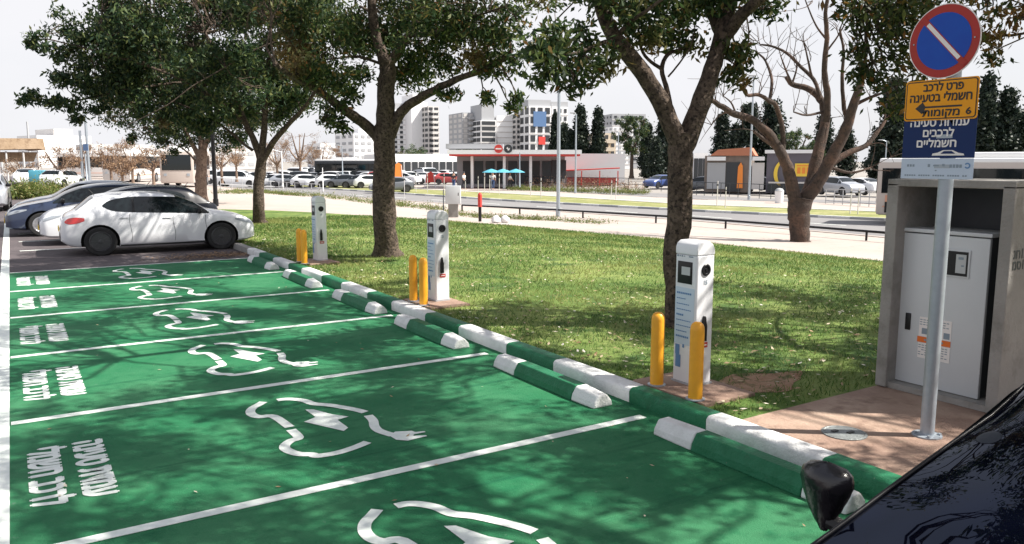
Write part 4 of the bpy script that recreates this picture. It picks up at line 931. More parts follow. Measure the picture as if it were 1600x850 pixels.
# G: one more crown off to the right that shades the lawn behind the nearest post
bG = Vector((13.6, .6, 0)); limG = [([bG, (13.5, .7, 1.3), (13.4, .8, 2.6)], .2, .17), ([(13.4, .8, 2.5), (12.4, 1.8, 3.8), (11.6, 2.8, 5.0)], .12, .03), ([(13.4, .8, 2.5), (14, 2, 4.2), (14.2, 3, 5.6)], .12, .03)]
clG = ell((12.9, 2.2, 5.6), (4.4, 4.0, 2.0), 84, .48, 71, skip=lambda p: inframe(p, 0))
broadleaf('street_tree', 'tree beyond the right edge whose crown shades the lawn behind the concrete housing', bG, limG, clG, 7, 'leaf', 'bark', leaf=.13, per=50, sub=7, group='leafy trees along the lawn')
# orange dying leaves on the forked tree belong to its own sprig
rg0 = np.random.default_rng(9); qd = []
for c, r, wgt in orA:
    for k in range(5): leaves(qd, 16, np.array(c)+rg0.normal(size=3)*r*.6, (.05, .05, .05), .12, rg0, 1.0)
forkA = [o for o in bpy.data.objects if o.get('label', '').startswith('tall tree forking')][0]
om = leafmesh('dry_leaves', qd, M['leaf_olive'], forkA)
sb = MB(); sb.tube(pl(dA, (1118, 90, .1), (1135, 92, .2), (1150, 102, .2), (1165, 118, .2)), [.012, .01, .008, .004], 5); sb.build('sprig', M['bark'], forkA)

# bare tree on the footpath
bT = G(1250, 377); dT = FW(bT)
LT = [([(1250, 378), (1249, 350), (1248, 330), (1252, 308)], .30, .27), ([(1245, 330), (1240, 300), (1232, 268), (1220, 238), (1200, 207), (1172, 186), (1142, 176), (1118, 160), (1108, 150)], .19, .04),
 ([(1256, 318), (1268, 285), (1276, 250), (1284, 215), (1290, 185), (1282, 155), (1262, 138), (1238, 132), (1228, 120)], .19, .045), ([(1290, 190), (1293, 150), (1288, 110), (1292, 60), (1290, 20), (1296, -20)], .10, .03),
 ([(1258, 312), (1278, 285), (1300, 245), (1322, 200), (1333, 165), (1345, 130), (1347, 95)], .20, .06), ([(1325, 195), (1318, 160), (1316, 120), (1318, 80), (1312, 45)], .07, .02), ([(1334, 165), (1360, 152), (1390, 142)], .06, .02),
 ([(1290, 262), (1322, 240), (1352, 228), (1372, 205), (1385, 185)], .10, .03), ([(1238, 290), (1225, 255), (1222, 200), (1212, 165), (1202, 158), (1185, 148), (1166, 148), (1160, 130)], .08, .03),
 ([(1202, 158), (1206, 125), (1196, 95), (1183, 82)], .05, .018), ([(1282, 155), (1272, 125), (1252, 105), (1228, 82), (1205, 72), (1188, 70)], .06, .02), ([(1238, 132), (1228, 110), (1220, 88)], .035, .012), ([(1238, 130), (1245, 105), (1240, 88)], .03, .012),
 ([(1268, 118), (1262, 92), (1256, 65)], .035, .012), ([(1232, 268), (1215, 235), (1190, 215), (1178, 205)], .07, .03), ([(1166, 148), (1160, 110), (1170, 60), (1166, 20)], .035, .015), ([(1290, 60), (1275, 40), (1262, 10), (1255, -10)], .03, .01), ([(1292, 80), (1310, 55), (1330, 20)], .03, .01),
 ([(1135, 175), (1122, 182), (1112, 195)], .03, .01), ([(1150, 178), (1142, 160), (1130, 150)], .03, .01), ([(1285, 175), (1260, 180), (1240, 175)], .04, .015), ([(1300, 262), (1330, 270), (1360, 262)], .05, .02)]
rgT = np.random.default_rng(12); limT = []
for i, (pts, r0, r1) in enumerate(LT):
    dd0 = rgT.uniform(-1.6, 1.6) if i else 0
    P = [D(x, y, dT+dd0*(k/max(1, len(pts)-1))) for k, (x, y) in enumerate(pts)]
    if i == 0: P[0] = bT-Vector((0, 0, .1))
    limT.append((P, r0*(1.3 if i else 1.05), r1*1.6))
base_n = len(limT)
for i in range(1, base_n):
    P, r0, r1 = limT[i]
    for k in range(5):
        a = P[rgT.integers(len(P)//2, len(P))]; d = Vector(rgT.normal(size=3)*.55+np.array([0, 0, .75])); L = rgT.uniform(.5, 1.5)
        b = a+d.normalized()*L*.5+Vector(rgT.normal(size=3)*.08); c = b+(d+Vector(rgT.normal(size=3)*.5)).normalized()*L*.6
        limT.append(([a, b, c], .016, .005))
        limT.append(([b, b+Vector(rgT.normal(size=3)*.25)+Vector((0, 0, .35))], .009, .004))
broadleaf('bare_tree', 'gnarled leafless tree with many crooked limbs on the far footpath', bT, limT, [], 13, bark='bark_grey')

# grass blades on the lawn and dry leaves
rg = np.random.default_rng(5); n = 190000
u = rg.random(n); yy = 1.5+u**1.5*26; fr = rg.random(n); xl = np.array([c_lawn(y) for y in yy[:200]])
lx = np.interp(yy, np.linspace(1, 30, 60), [c_lawn(y) for y in np.linspace(1, 30, 60)])
xx = 4.55+fr**1.25*(lx-4.6)
keep = ~((yy < 4.02) & (xx < 7.42))
for (cx, cy_) in chp: keep &= ~((abs(xx-cx-.02) < .29) & (abs(yy-cy_-.03) < .42))
keep &= (np.sin(xx*1.7+yy*.9)*np.sin(yy*1.3-xx*.6)+rg.normal(size=n)*.45 > -.75)
keep &= ~(((xx-5.50)/.44)**2+((yy-4.62)/.22)**2 < 1+rg.normal(size=n)*.55)
xx, yy = xx[keep], yy[keep]; n = len(xx); tt = np.clip((xx-9)/15, 0, 1); zz = .1-.9*tt*tt*(3-2*tt)
dist = np.hypot(xx, yy); h = rg.uniform(.014, .042, n)*(1+.02*dist); an = rg.uniform(0, 2*PI, n); wd = .0022*(1+dist*.13)
lean = rg.normal(size=(n, 2))*.6
P = np.zeros((n, 4, 3)); P[:, 0] = np.stack([xx-np.cos(an)*wd, yy-np.sin(an)*wd, zz], 1); P[:, 1] = np.stack([xx+np.cos(an)*wd, yy+np.sin(an)*wd, zz], 1)
P[:, 2] = np.stack([xx+lean[:, 0]*h+np.cos(an)*wd*.3, yy+lean[:, 1]*h+np.sin(an)*wd*.3, zz+h], 1); P[:, 3] = np.stack([xx+lean[:, 0]*h-np.cos(an)*wd*.3, yy+lean[:, 1]*h-np.sin(an)*wd*.3, zz+h], 1)
gr = leafmesh('grass', [P], M['grass'], None); tag(gr, 'short uneven green grass covering the lawn', 'grass', kind='stuff')
def litter(name, label, pts, size, m):
    n = len(pts); rg = np.random.default_rng(len(name)); a = rg.uniform(0, 2*PI, n); L = size*rg.uniform(.5, 1.3, n)
    d = np.stack([np.cos(a), np.sin(a), rg.normal(size=n)*.25], 1)*L[:, None]/2; s = np.stack([-np.sin(a), np.cos(a), rg.normal(size=n)*.25], 1)*L[:, None]*.22
    P = np.stack([pts-d, pts+s, pts+d, pts-s], 1); P[:, :, 2] = np.maximum(P[:, :, 2], (pts[:, 2]-.004)[:, None])
    return tag(leafmesh(name, [P], m, None), label, 'fallen leaves', kind='stuff')
n = 2600; yy = 2+rg.random(n)**1.3*20; xx = 4.6+rg.random(n)**1.4*7
ok = ~((yy < 4.02) & (xx < 7.4)); xx, yy = xx[ok], yy[ok]
tt = np.clip((xx-9)/15, 0, 1); litter('lawn_leaves', 'pale dry leaves scattered over the lawn', np.stack([xx, yy, .125-.9*tt*tt*(3-2*tt)], 1), .06, M['litter'])
n = 1500; xx = 3.75+rg.normal(size=n)*.55; yy = 18.0+rg.normal(size=n)*.28; ok = (xx < 4.3) & (yy > 17.3)
litter('leaf_heap', 'brown dry leaves heaped beside the front wheel of the white hatchback', np.stack([xx[ok], yy[ok], .012+.02*rg.random(ok.sum())], 1), .06, M['leaf_brown'])
n = 260; litter('driveway_leaves', 'few dry leaves lying on the green paint and apron', np.stack([rg.uniform(0, 7, n), rg.uniform(2, 17, n), np.full(n, .014)], 1)[:150], .035, M['litter'])
mb = MB(); th_ = np.linspace(0, 2*PI, 28, endpoint=False)
pts = [(5.50+.50*math.cos(a)*(1+.20*math.sin(a*3+1)+.12*math.sin(a*7)), 4.62+.26*math.sin(a)*(1+.22*math.cos(a*4)), .104) for a in th_]
mb.add(pts, [tuple(range(28))]); struct(mb.build('bare_soil', M['soil']))
#@@BACK
# ------------------------------------------------------------------ background
def face_cam(p): return math.atan2(p.x, p.y)   # angle of the view line; rotate by -this to face the camera
def mpx(dist): return dist/FPX                 # metres per photo pixel at a distance
def bld(name, label, x0, x1, ytop, dist, depth, wall='bld_white', rows=8, cols=4, win=(.55, .5), wmat='bld_dark', yb=262, roof=None, balcony=0, group=None, skip=(), cat='building', bands=0, turn=20):
    c = D((x0+x1)/2, ytop, dist); W = (x1-x0)*mpx(dist); H = c.z+.8; rz = -face_cam(c)+R(turn)
    t = thing(name, label, cat, (c.x, c.y, -.8), rz, group)
    mb = MB(); mb.box((0, depth/2, H/2), (W, depth, H)); mb.build('wall', M[wall], t)
    fh = H/rows; cw = W/cols; wm = None
    for i in range(rows):
        for j in range(cols):
            if (i, j) in skip or i == 0 and H > 12: continue
            if wm is None:
                mb = MB(); mb.box((0, -.03, 0), (cw*win[0], .16, fh*win[1])); wm = mb.build('window', M[wmat], t); o = wm
            else: o = wm.copy(); col.objects.link(o); o.parent = t
            o.location = (-W/2+cw*(j+.5), 0, fh*(i+.5))
    if wm is not None and depth > 9:
        sm_ = None
        for i in range(rows):
            for j in range(3):
                if i == 0 and H > 12: continue
                if sm_ is None:
                    mb = MB(); mb.box((-.03, 0, 0), (.16, depth/3*win[0], fh*win[1])); sm_ = mb.build('side_window', M[wmat], t); o = sm_
                else: o = sm_.copy(); col.objects.link(o); o.parent = t
                o.location = (-W/2, depth/3*(j+.5), fh*(i+.5))
    if H > 12:
        for i in range(1, rows):
            mb = MB(); mb.box((0, -.02, fh*i), (W+.1, .24, .3)); mb.build('floor_band', M['bld_pale'], t)
    if balcony:
        mb = None
        for i in range(1, rows):
            if mb is None:
                mb = MB(); mb.box((0, -.9, 0), (W*balcony, 1.8, .9)); bo = mb.build('balcony', M[wall], t); o = bo
            else: o = bo.copy(); col.objects.link(o); o.parent = t
            o.location = (-W/2+W*.5, 0, fh*i-.1)
    if roof:
        mb = MB(); mb.box((0, depth/2, H+roof[0]/2), (W*roof[1], depth*.9, roof[0])); mb.build('roof', M[roof[2]], t)
    return t
bld('apartment_tower', 'white apartment tower with dark vertical stair slots, right of the thick trunk', 612, 641, 172, 300, 14, rows=12, cols=3, win=(.5, .55), balcony=0, roof=(2.5, .6, 'bld_grey'))
bld('apartment_tower', 'white slender tower with tall dark slits above the parked cars', 642, 668, 160, 296, 14, rows=1, cols=3, win=(.22, .85), wmat='bld_dark', roof=(3, .7, 'bld_white'))
bld('apartment_tower', 'grey tower edge with stacked balconies right of the slitted white tower', 668.5, 686, 166, 292, 12, wall='bld_pale', rows=12, cols=2, win=(.7, .55), wmat='bld_dark', balcony=.5)
bld('apartment_tower', 'grey balcony tower at the left end of the middle high-rise group', 722, 750, 176, 262, 14, wall='bld_grey', rows=11, cols=3, win=(.6, .6), wmat='bld_pale', balcony=.35)
bld('apartment_tower', 'dark glass tower with white floor bands above the station canopy', 750.5, 776, 188, 255, 12, wall='bld_white', rows=9, cols=1, win=(.86, .68), wmat='bld_dark', roof=(5, .8, 'bld_grey'))
bld('apartment_tower', 'plain white slab tower with one column of small windows', 776.5, 806, 181, 260, 12, rows=10, cols=4, win=(.22, .4), wmat='bld_dark', skip={(i, j) for i in range(10) for j in (0, 1, 2)})
bld('apartment_tower', 'grey and white tower of bays between the slab and the blue glass tower', 806.5, 826, 178, 258, 12, wall='bld_pale', rows=11, cols=3, win=(.6, .55))
bt = bld('office_tower', 'tallest white tower with a blue glass panel near its top', 826.5, 862, 166, 250, 14, rows=7, cols=3, win=(.65, .7), wmat='bld_dark', roof=(2, 1.04, 'bld_grey'))
mb = MB(); mb.box((-.2, -.14, 15.8), (4.2, .2, 4.6)); mb.build('glass_panel', M['bld_blue'], bt)
mb = MB(); mb.box((.5, -.2, 9.2), (2.2, .25, 2.4)); mb.build('red_banner', M['bright_red'], bt)
bld('office_tower', 'white wing with a grey roof to the right of the blue glass tower', 862.5, 888, 167, 254, 12, rows=8, cols=3, win=(.5, .5), roof=(1.6, 1.06, 'bld_grey'))
bld('apartment_building', 'pale apartment block with small windows between the two cypress groups', 957, 990, 198, 300, 14, rows=9, cols=4, win=(.45, .45), roof=None, wall='bld_white', wmat='bld_grey')
bld('apartment_building', 'grey block rising behind the broad grey-green tree', 956, 1010, 178, 330, 12, wall='bld_grey', rows=9, cols=5, win=(.4, .35), wmat='bld_dark')
bld('apartment_building', 'beige stepped apartment building with balconies beside the cypresses', 933, 963, 208, 200, 12, wall='bld_beige', rows=5, cols=3, win=(.5, .5), wmat='bld_dark', balcony=.5)
bld('white_building', 'white building with rows of dark windows seen left of the thick trunk', 552, 592, 208, 190, 14, rows=6, cols=4, win=(.55, .4), wmat='bld_grey', roof=(1, .5, 'bld_white'))
bld('white_building', 'low white building behind the pale glass-sided bus', 500, 556, 224, 230, 12, rows=3, cols=5, win=(.6, .18), wmat='bld_grey')
bld('white_building', 'long white commercial building under the towers', 596, 722, 245, 150, 12, rows=1, cols=11, win=(.8, .5), wmat='bld_dark', roof=(.5, 1.01, 'bld_white'))
bld('white_building', 'long pale office block on the left horizon behind the bare trees', 62, 140, 212, 290, 20, wall='bld_white', rows=4, cols=9, win=(.7, .3), wmat='bld_pale', roof=(2.4, .35, 'bld_pale'))
bld('white_building', 'pale low building far left beyond the twin poles', 146, 240, 226, 260, 14, wall='bld_pale', rows=3, cols=9, win=(.6, .35), wmat='bld_grey')
bld('white_building', 'low pale building behind the trunk of the black lamp post', 250, 430, 232, 280, 14, wall='bld_pale', rows=2, cols=12, win=(.6, .35), wmat='bld_grey')
bld('storage_hall', 'plain light grey hall right of the station canopy', 866, 980, 240, 96, 10, wall='bld_grey', rows=1, cols=1, win=(.001, .001), skip={(0, 0)})
# station
dS = 84; c = D(804, 260, dS); rz = -face_cam(c)
st = thing('filling_station', 'low station with white roof edged in red and glass front', 'filling station', (c.x, c.y, -.8), rz)
m1 = mpx(dS); Wd = 205*m1; zr = .8+CAMH+(252-243)*m1
mb = MB(); mb.box((0, 4, zr+.34), (Wd, 10, .44)); mb.build('canopy_roof', M['bld_white'], st)
mb = MB(); mb.box((0, 4, zr+.02), (Wd-.3, 9.8, .2)); mb.build('red_edge', M['bright_red'], st)
for q in (-66, -16, 25, 68):
    mb = MB(); mb.box((q*m1, .2, zr/2-.04), (.28, .28, zr-.09)); mb.build('column', M['bld_white'], st)
mb = MB(); mb.box((-.4, 6, zr/2-.04), (Wd*.86, 3, zr-.1)); mb.build('shop_wall', M['bld_grey'], st)
for q in range(9):
    mb = MB(); mb.box((-5.2+q*1.25, 4.45, zr/2-.1), (1.0, .1, zr*.72)); mb.build('shop_window', M['bld_glass' if q % 3 else 'bld_dark'], st)
mb = MB(); mb.box((4.9, 4.4, zr/2+.2), (1.6, .12, zr*.6)); mb.build('dark_doorway', M['bld_dark'], st)
mb = MB(); mb.box((-4.2, 2, zr+.95), (6, 4, .5)); mb.build('roof_plant', M['bld_grey'], st)
for k, (q, mt, nm) in enumerate(((779, 'bright_red', 'red'), (794, 'bld_dark', 'black'))):
    p = D(q, 232.5, dS-1.2); t = thing('round_sign', '%s round sign on the roof edge of the station' % nm, 'sign', p, rz)
    mb = MB(); mb.lathe([(.44, 0), (.44, -.12)], n=28, axis='Y'); mb.build('disc', M[mt], t)
    mb = MB()
    if k == 0: mb.box((0, -.13, 0), (.6, .02, .13))
    else: mb.poly([(-.2, .05), (-.05, .18), (.05, .0), (.2, .1), (.12, -.12), (-.02, -.2), (-.08, -.02)], -.125, -.14, 'XZ')
    mb.build('emblem', M['sign_white'], t)
for k, q in enumerate((768, 786, 806)):
    p = G(q, 297); t = thing('cafe_parasol', 'open turquoise parasol in front of the station, %s' % ('left of the red sign', 'below the round signs', 'right of the black sign')[k], 'parasol', p, 0, 'turquoise parasols')
    mb = MB(); mb.lathe([(.95, 1.75), (.5, 1.95), (.05, 2.1)], n=10); mb.build('canopy', M['cyan'], t)
    mb = MB(); mb.lathe([(.03, 0), (.03, 1.9)], n=6); mb.build('pole', M['steel'], t)
for k, (q, nm) in enumerate(((940, 'left'), (966, 'right'))):
    p = G(q, 288); t = thing('closed_parasol', 'closed red parasol in front of the grey hall, %s one of two' % nm, 'parasol', p, 0, 'closed red parasols')
    mb = MB(); mb.lathe([(.32, .9), (.26, 1.4), (.12, 2.3), (.03, 2.7)], n=8); mb.build('folded_canopy', M['bright_red'], t)
    mb = MB(); mb.lathe([(.03, 0), (.03, 2.7)], n=6); mb.build('pole', M['steel'], t)
# red shelter
p = G(922, 290); t = thing('red_shelter', 'low red roofed terrace shelter beside the station', 'shelter', p, -face_cam(p))
mb = MB(); mb.poly([(-3.2, 1.7), (3.4, 2.0), (3.4, 2.12), (-3.2, 1.82)], -1.2, 1.2, 'XZ'); mb.build('roof', M['bright_red'], t)
for q in (-3, -1, 1.1, 3.2):
    mb = MB(); mb.box((q, -1.1, .9), (.12, .12, 1.7)); mb.build('post', M['bright_red'], t)
mb = MB(); mb.box((0, .9, .5), (6.2, .1, .9)); mb.build('low_wall', M['car_red'], t)

# kiosk row on the right
p = G(1178, 301); dK = FW(p); mk = mpx(dK)
kt = thing('kiosk', 'low stone kiosk with red tiled roof and roller shutters, behind the bare tree', 'kiosk', p, -face_cam(p)+R(-3))
def kx(q): return (q-1178)*mk
h_ = (300-243)*mk
mb = MB(); mb.box((kx(1137), 2.5, h_/2), (kx(1195)-kx(1104)-1.2, 5, h_)); mb.build('stone_wall', M['kiosk_stone'], kt)
mb = MB(); mb.poly([(kx(1110), h_), (kx(1178), h_), (kx(1170), h_+.75), (kx(1122), h_+.55)], -.3, 5.2, 'XZ'); mb.build('roof', M['roof_red'], kt)
for a, b, mt in ((1106, 1134, 'bld_grey'), (1174, 1192, 'bld_pale')):
    mb = MB(); mb.box((kx((a+b)/2), -.06, h_*.45), (kx(b)-kx(a), .12, h_*.72)); mb.build('roller_shutter', M[mt], kt)
    mb = MB(); mb.box((kx((a+b)/2), -.25, h_*.92), (kx(b)-kx(a), .5, .35)); mb.build('fascia', M['bld_white'], kt)
mb = MB(); mb.box((kx(1146), -.05, h_*.42), (1.3, .1, h_*.8)); mb.build('doorway', M['bld_dark'], kt)
mb = MB(); mb.poly([(kx(1152), .4), (kx(1161), .4), (kx(1160), h_*.72), (kx(1157), h_*.82), (kx(1153), h_*.7)], -.12, -.2, 'XZ'); mb.build('orange_panel', M['orange'], kt)
kt2 = thing('takeaway_unit', 'grey takeaway building with white roof edge, yellow curved shape and yellow menu board', 'takeaway shop', p, -face_cam(p)+R(-3))
mb = MB(); mb.box((kx(1232), 2.6, h_/2+.1), (kx(1270)-kx(1196), 5, h_+.2)); mb.build('wall', M['kiosk_grey'], kt2)
mb = MB(); mb.box((kx(1232), 2.4, h_+.35), (kx(1274)-kx(1194), 5.6, .3)); mb.build('roof_edge', M['bld_white'], kt2)
mb = MB(); an = np.linspace(-60, 60, 12)
mb.poly([(kx(1222)-.95*math.cos(R(a)), h_*.52+1.25*math.sin(R(a))) for a in an]+[(kx(1222)+.15-.78*math.cos(R(a)), h_*.52+1.22*math.sin(R(a))) for a in an[::-1]], -.02, -.12, 'XZ'); mb.build('curved_emblem', M['yellow_sign'], kt2)
mb = MB(); mb.box((kx(1249), -.08, h_*.62), (1.5, .12, 1.15)); sg = mb.build('menu_board', M['yellow_sign'], kt2)
mb = MB()
for a in (-.4, 0, .4): mb.box((kx(1249)+a, -.15, h_*.62-.05), (.28, .02, .55))
mb.box((kx(1249), -.15, h_*.62+.38), (1.2, .02, .1)); mb.build('menu_pictures', M['orange'], sg)
mb = MB(); mb.box((kx(1230), -.3, h_*.28), (kx(1262)-kx(1200), .5, .14)); mb.build('counter', M['bld_pale'], kt2)
mb = MB(); mb.box((kx(1225), -.06, h_*.14), (kx(1255)-kx(1200), .12, h_*.2)); mb.build('counter_base', M['bld_dark'], kt2)
bld('glass_pavilion', 'glass pavilion with a white corner post just right of the forked trunk', 1084, 1106, 239, 84, 5, wall='bld_white', rows=1, cols=3, win=(.8, .7), wmat='bld_dark')

# shade roof, far left
p = G(20, 285, 0); t = thing('shade_roof', 'straw coloured pitched shade roof on posts at the far left', 'shade structure', p, -face_cam(p)+R(8)); mm = mpx(FW(p))
mb = MB(); mb.poly([(-80*mm, 48*mm), (40*mm, 52*mm), (48*mm, 50*mm), (46*mm, 68*mm), (-80*mm, 67*mm)], 0, 9, 'XZ'); mb.build('roof_sheet', M['thatch'], t)
mb = MB(); mb.poly([(-80*mm, 30*mm), (36*mm, 32*mm), (42*mm, 47*mm), (-80*mm, 47*mm)], 2, 9, 'XZ'); mb.build('roof_skirt', M['thatch'], t)
for q in (-60, -30, -5, 18, 38):
    mb = MB(); mb.tube([(q*mm, .3, 0), (q*mm, .3, 48*mm)], .09, 6); mb.build('post', M['bld_pale'], t)

# far vehicles ---------------------------------------------------------------
def far_car(kind, paint, px, py, rz, label, group=None, z=None):
    key = (kind, paint); p = G(px, py, z)
    if key not in far_car.src:
        t, _ = make_car(kind, 'parked_car', label, paint, group, detail=False, seg=26); far_car.src[key] = t
    else: t = dup(far_car.src[key], label=label)
    if group: t['group'] = group
    elif 'group' in t: del t['group']
    place(t, p, R(rz)); return t
far_car.src = {}
far_car('hatch', 'car_blue', 1030, 293.5, 190, 'dark blue car beyond the road, half hidden by the forked trunk')
far_car('hatch', 'car_black', 1103, 297, 200, 'black car parked in front of the glass pavilion')
far_car('sedan', 'car_white', 1345, 304, 75, 'white car parked right of the bare tree, left of the bus')
far_car('suv', 'car_silver', 1312, 305, 255, 'bluish silver car facing the road right behind the bare tree')
far_car('van', 'car_white', 372, 291.5, -30, 'white van beyond the road, right of the black lamp post')
far_car('van', 'car_white', 350, 287, -30, 'white van partly behind the larger white van near the black lamp post')
far_car('hatch', 'car_grey', 612, 300, 170, 'grey car on the road just behind the thick trunk')
gname = 'small cars parked in the far rows beyond the road'; r7 = random.Random(21)
white_l = 'small white car in the crowded far parking rows beyond the road'
cols_ = {'car_white': white_l, 'car_silver': 'small silver car in the crowded far parking rows beyond the road', 'car_grey': 'small dark grey car in the crowded far parking rows beyond the road', 'car_red': 'small red car in the crowded far parking rows beyond the road'}
for px in list(range(428, 592, 19)):
    pc = r7.choice(['car_white', 'car_white', 'car_white', 'car_silver', 'car_grey']); far_car(r7.choice(['hatch', 'sedan']), pc, px+r7.uniform(-3, 3), 291.2+(px-428)*.016, r7.choice([-15, 165, 150, -30]), cols_[pc], gname)
for px in list(range(392, 724, 17)):
    pc = r7.choice(['car_white', 'car_white', 'car_silver', 'car_grey', 'car_white', 'car_red']); far_car(r7.choice(['hatch', 'sedan', 'suv']), pc, px+r7.uniform(-4, 4), 284.5+r7.uniform(-.8, 1.2)+(px-392)*.008, r7.choice([-60, 120, 60, -30]), cols_[pc], gname)
for px in list(range(440, 700, 21)):
    pc = r7.choice(['car_white', 'car_silver', 'car_grey']); far_car(r7.choice(['hatch', 'van']), pc, px, 279+r7.uniform(-.5, .5), r7.choice([-60, 120, 20]), cols_[pc], gname)
for px in (815, 838, 862, 1190, 1212, 1236, 1256, 1095):
    pc = r7.choice(['car_white', 'car_grey', 'car_silver', 'car_grey']); far_car('hatch', pc, px, 289+r7.uniform(-1, 1) if px < 900 else 298, r7.choice([-60, 120]), cols_[pc], gname)
far_car('hatch', 'car_white', 98, 293, 60, 'white car beside the small turquoise box at the far left', z=0)
far_car('sedan', 'car_white', 45, 290, 80, 'white car under the straw coloured shade roof', z=0)
# buses
def bus(label, px0, px1, py, rz, H=3.0, wall='bus_beige', L=11.5, group=None, z=None, ac=True):
    p = G(px0, py, z); t = thing('bus', label, 'bus', p, rz, group); Wb = 2.5
    # local: x along the length from the visible end, y away from the camera
    mb = MB(); mb.bbox((L/2, Wb/2, .32+(H-.45)/2), (L, Wb, H-.5), 0, .16); body = mb.build('body', M[wall], t, auto=45)
    mb = MB(); mb.bbox((L/2, Wb/2, H-.16), (L-.1, Wb-.06, .30), 0, .12); mb.build('roof', M['bus_white'], t, auto=45)
    mb = MB(); mb.box((L/2, -.012, 1.95), (L-.45, .03, 1.15)); w_ = mb.build('side_window_band', M['glass'], t)
    for k in range(1, 6):
        mb = MB(); mb.box((k*L/6, -.03, 1.95), (.06, .02, 1.05)); mb.build('window_bar', M['black_plastic'], w_)
    mb = MB(); mb.box((-.012, Wb/2, 1.95), (.03, Wb-.35, 1.2)); mb.build('end_window', M['glass'], t)
    mb = MB(); mb.box((L/2, -.014, .75), (L-.6, .03, .05)); mb.build('side_stripe', M['bus_orange'], t)
    for k in (.16, .2): 
        mb = MB(); mb.box((-.015, Wb*k if k < .2 else Wb*(1-.16), 1.0), (.03, .22, .2)); mb.build('end_lamp', M['lamp_clear'], t)
    for xx_ in (L*.22, L*.78):
        for yy_ in (.10, Wb-.12):
            mb = MB(); mb.lathe([(.46, -.13), (.48, 0), (.46, .13)], (xx_, yy_, .48), 20, 'Y'); wh = mb.build('wheel', M['rubber'], t, auto=40)
            mb = MB(); mb.lathe([(.25, -.14), (.22, -.145)], (xx_, yy_, .48), 14, 'Y'); mb.build('rim', M['rim_silver'], wh)
    if ac:
        mb = MB(); mb.bbox((L*.42, Wb/2, H+.08), (3.2, 1.7, .34), 0, .12); mb.build('roof_unit', M['bus_white'], t, auto=45)
    return t
bb = bus('beige bus with dark windows and white roof on the road behind the concrete housing', 1366, 1600, 347, R(-64), H=3.0)
mb = MB(); mb.box((.9, -.02, 1.12), (1.0, .03, .32)); mb.build('orange_patch', M['bus_orange'], bb)
mb = MB(); mb.box((.75, -.025, .72), (.7, .03, .5)); mb.build('side_hatch', M['black_plastic'], bb)
bus('dark windowed bus with white roof parked beyond the road, left of the thick trunk', 492, 566, 285, R(-38), H=3.1, wall='bld_dark', L=9)
bus('coach with dark windscreen seen between the poles at the left', 205, 216, 287, R(64), H=3.0, wall='bld_pale', z=0, L=9)
bus('pale coach with blue-grey windows left of the reddish trunk', 304, 310, 293, R(70), H=3.0, wall='bus_beige', z=-.0, L=8)
bus('white bus at the far end of the street, behind the bare trees', 90, 125, 281, R(-30), H=3.0, wall='bus_white', z=0, L=8)

# poles ----------------------------------------------------------------------
def pole(name, label, px, py, ytop, r, m='steel', arm=None, cat='lamp post', head=True, z=None, group=None, lean=0):
    p = G(px, py, z); d = FW(p); q = D(px+lean, ytop, d); t = thing(name, label, cat, p, 0, group); h = q.z-p.z
    mb = MB(); mb.lathe([(r*1.25, 0), (r*1.25, .3), (r, .32), (r*.7, h)], n=10); mb.build('pole', M[m], t, auto=40)
    if arm:
        e = D(arm[0], arm[1], d)-p; mb = MB(); mb.tube([(0, 0, h-.1), ((e.x)*.5, e.y*.5, h+.02+(e.z-h)*.5), e], [r*.6, r*.5, r*.45], 6); mb.build('arm', M[m], t)
    else: e = Vector((0, 0, h))
    if head:
        mb = MB(); mb.bbox((e.x, e.y, e.z+.03), (.5, .2, .1), -YAW, .03); mb.build('lamp_head', M['bld_grey'], t, auto=40)
    return t
pole('street_lamp', 'tall grey lamp post on the path between the thick trunk and the forked tree', 872, 338, 62, .10, arm=(905, 58))
pole('street_lamp', 'grey lamp post in front of the grey hall beyond the road', 899, 302, 178, .09, arm=(895, 177))
pole('street_lamp', 'grey lamp post just left of the bare tree', 1170, 312, 120, .085, arm=(1176, 119))
pole('street_lamp', 'slim lamp post on the far right horizon left of the sign', 1381, 290, 220, .08, arm=(1376, 219))
pole('lamp_post', 'black lamp post sunlit along its upper part behind the parked cars', 337.5, 322, 120, .095, m='black_plastic', arm=(322, 118), z=None)
pole('utility_pole', 'tall grey pole, the higher of the twin poles at the left', 141, 292, 176, .13, z=0, head=False, cat='utility pole', lean=-1)
pole('utility_pole', 'shorter grey pole left of the tallest pole at the left', 131, 292, 204, .12, z=0, head=False, cat='utility pole')
pole('utility_pole', 'thin pole between the twin poles carrying a small blue sign', 137, 294, 240, .07, z=0, head=False, cat='utility pole')
pole('floodlight_mast', 'dark mast rising above the straw coloured roof', 49, 272, 190, .18, m='bld_grey', z=0, head=False, cat='mast')
pole('floodlight_mast', 'thin mast with crossbars at the far left edge', 4, 274, 204, .16, m='bld_grey', z=0, head=True, cat='mast')
pole('traffic_light_arm', 'pale bent pole reaching over the road near the brown trees', 442, 294, 236, .09, m='bld_white', arm=(406, 231), head=False, cat='traffic signal pole')
pole('street_lamp', 'thin lamp post in front of the dark windowed bus', 536, 290, 228, .07, arm=(526, 227))
pole('flag_pole', 'thin white pole in front of the dark windowed bus', 505, 299, 262, .05, m='bld_white', head=False, cat='pole')
pole('street_lamp', 'slim grey pole left of the grey lamp post at the station', 812, 296, 238, .06, head=False)
pole('street_lamp', 'thin lamp on the far horizon right of the grey hall', 965, 285, 206, .08, arm=(963, 205))
sg = thing('blue_sign', 'small blue sign on the thin pole between the twin poles', 'sign', G(138, 294, 0)+Vector((0, -.2, 3.1)), -YAW)
mb = MB(); mb.box((0, 0, 0), (.38, .04, .5)); mb.build('sign_plate', M['bld_blue'], sg)
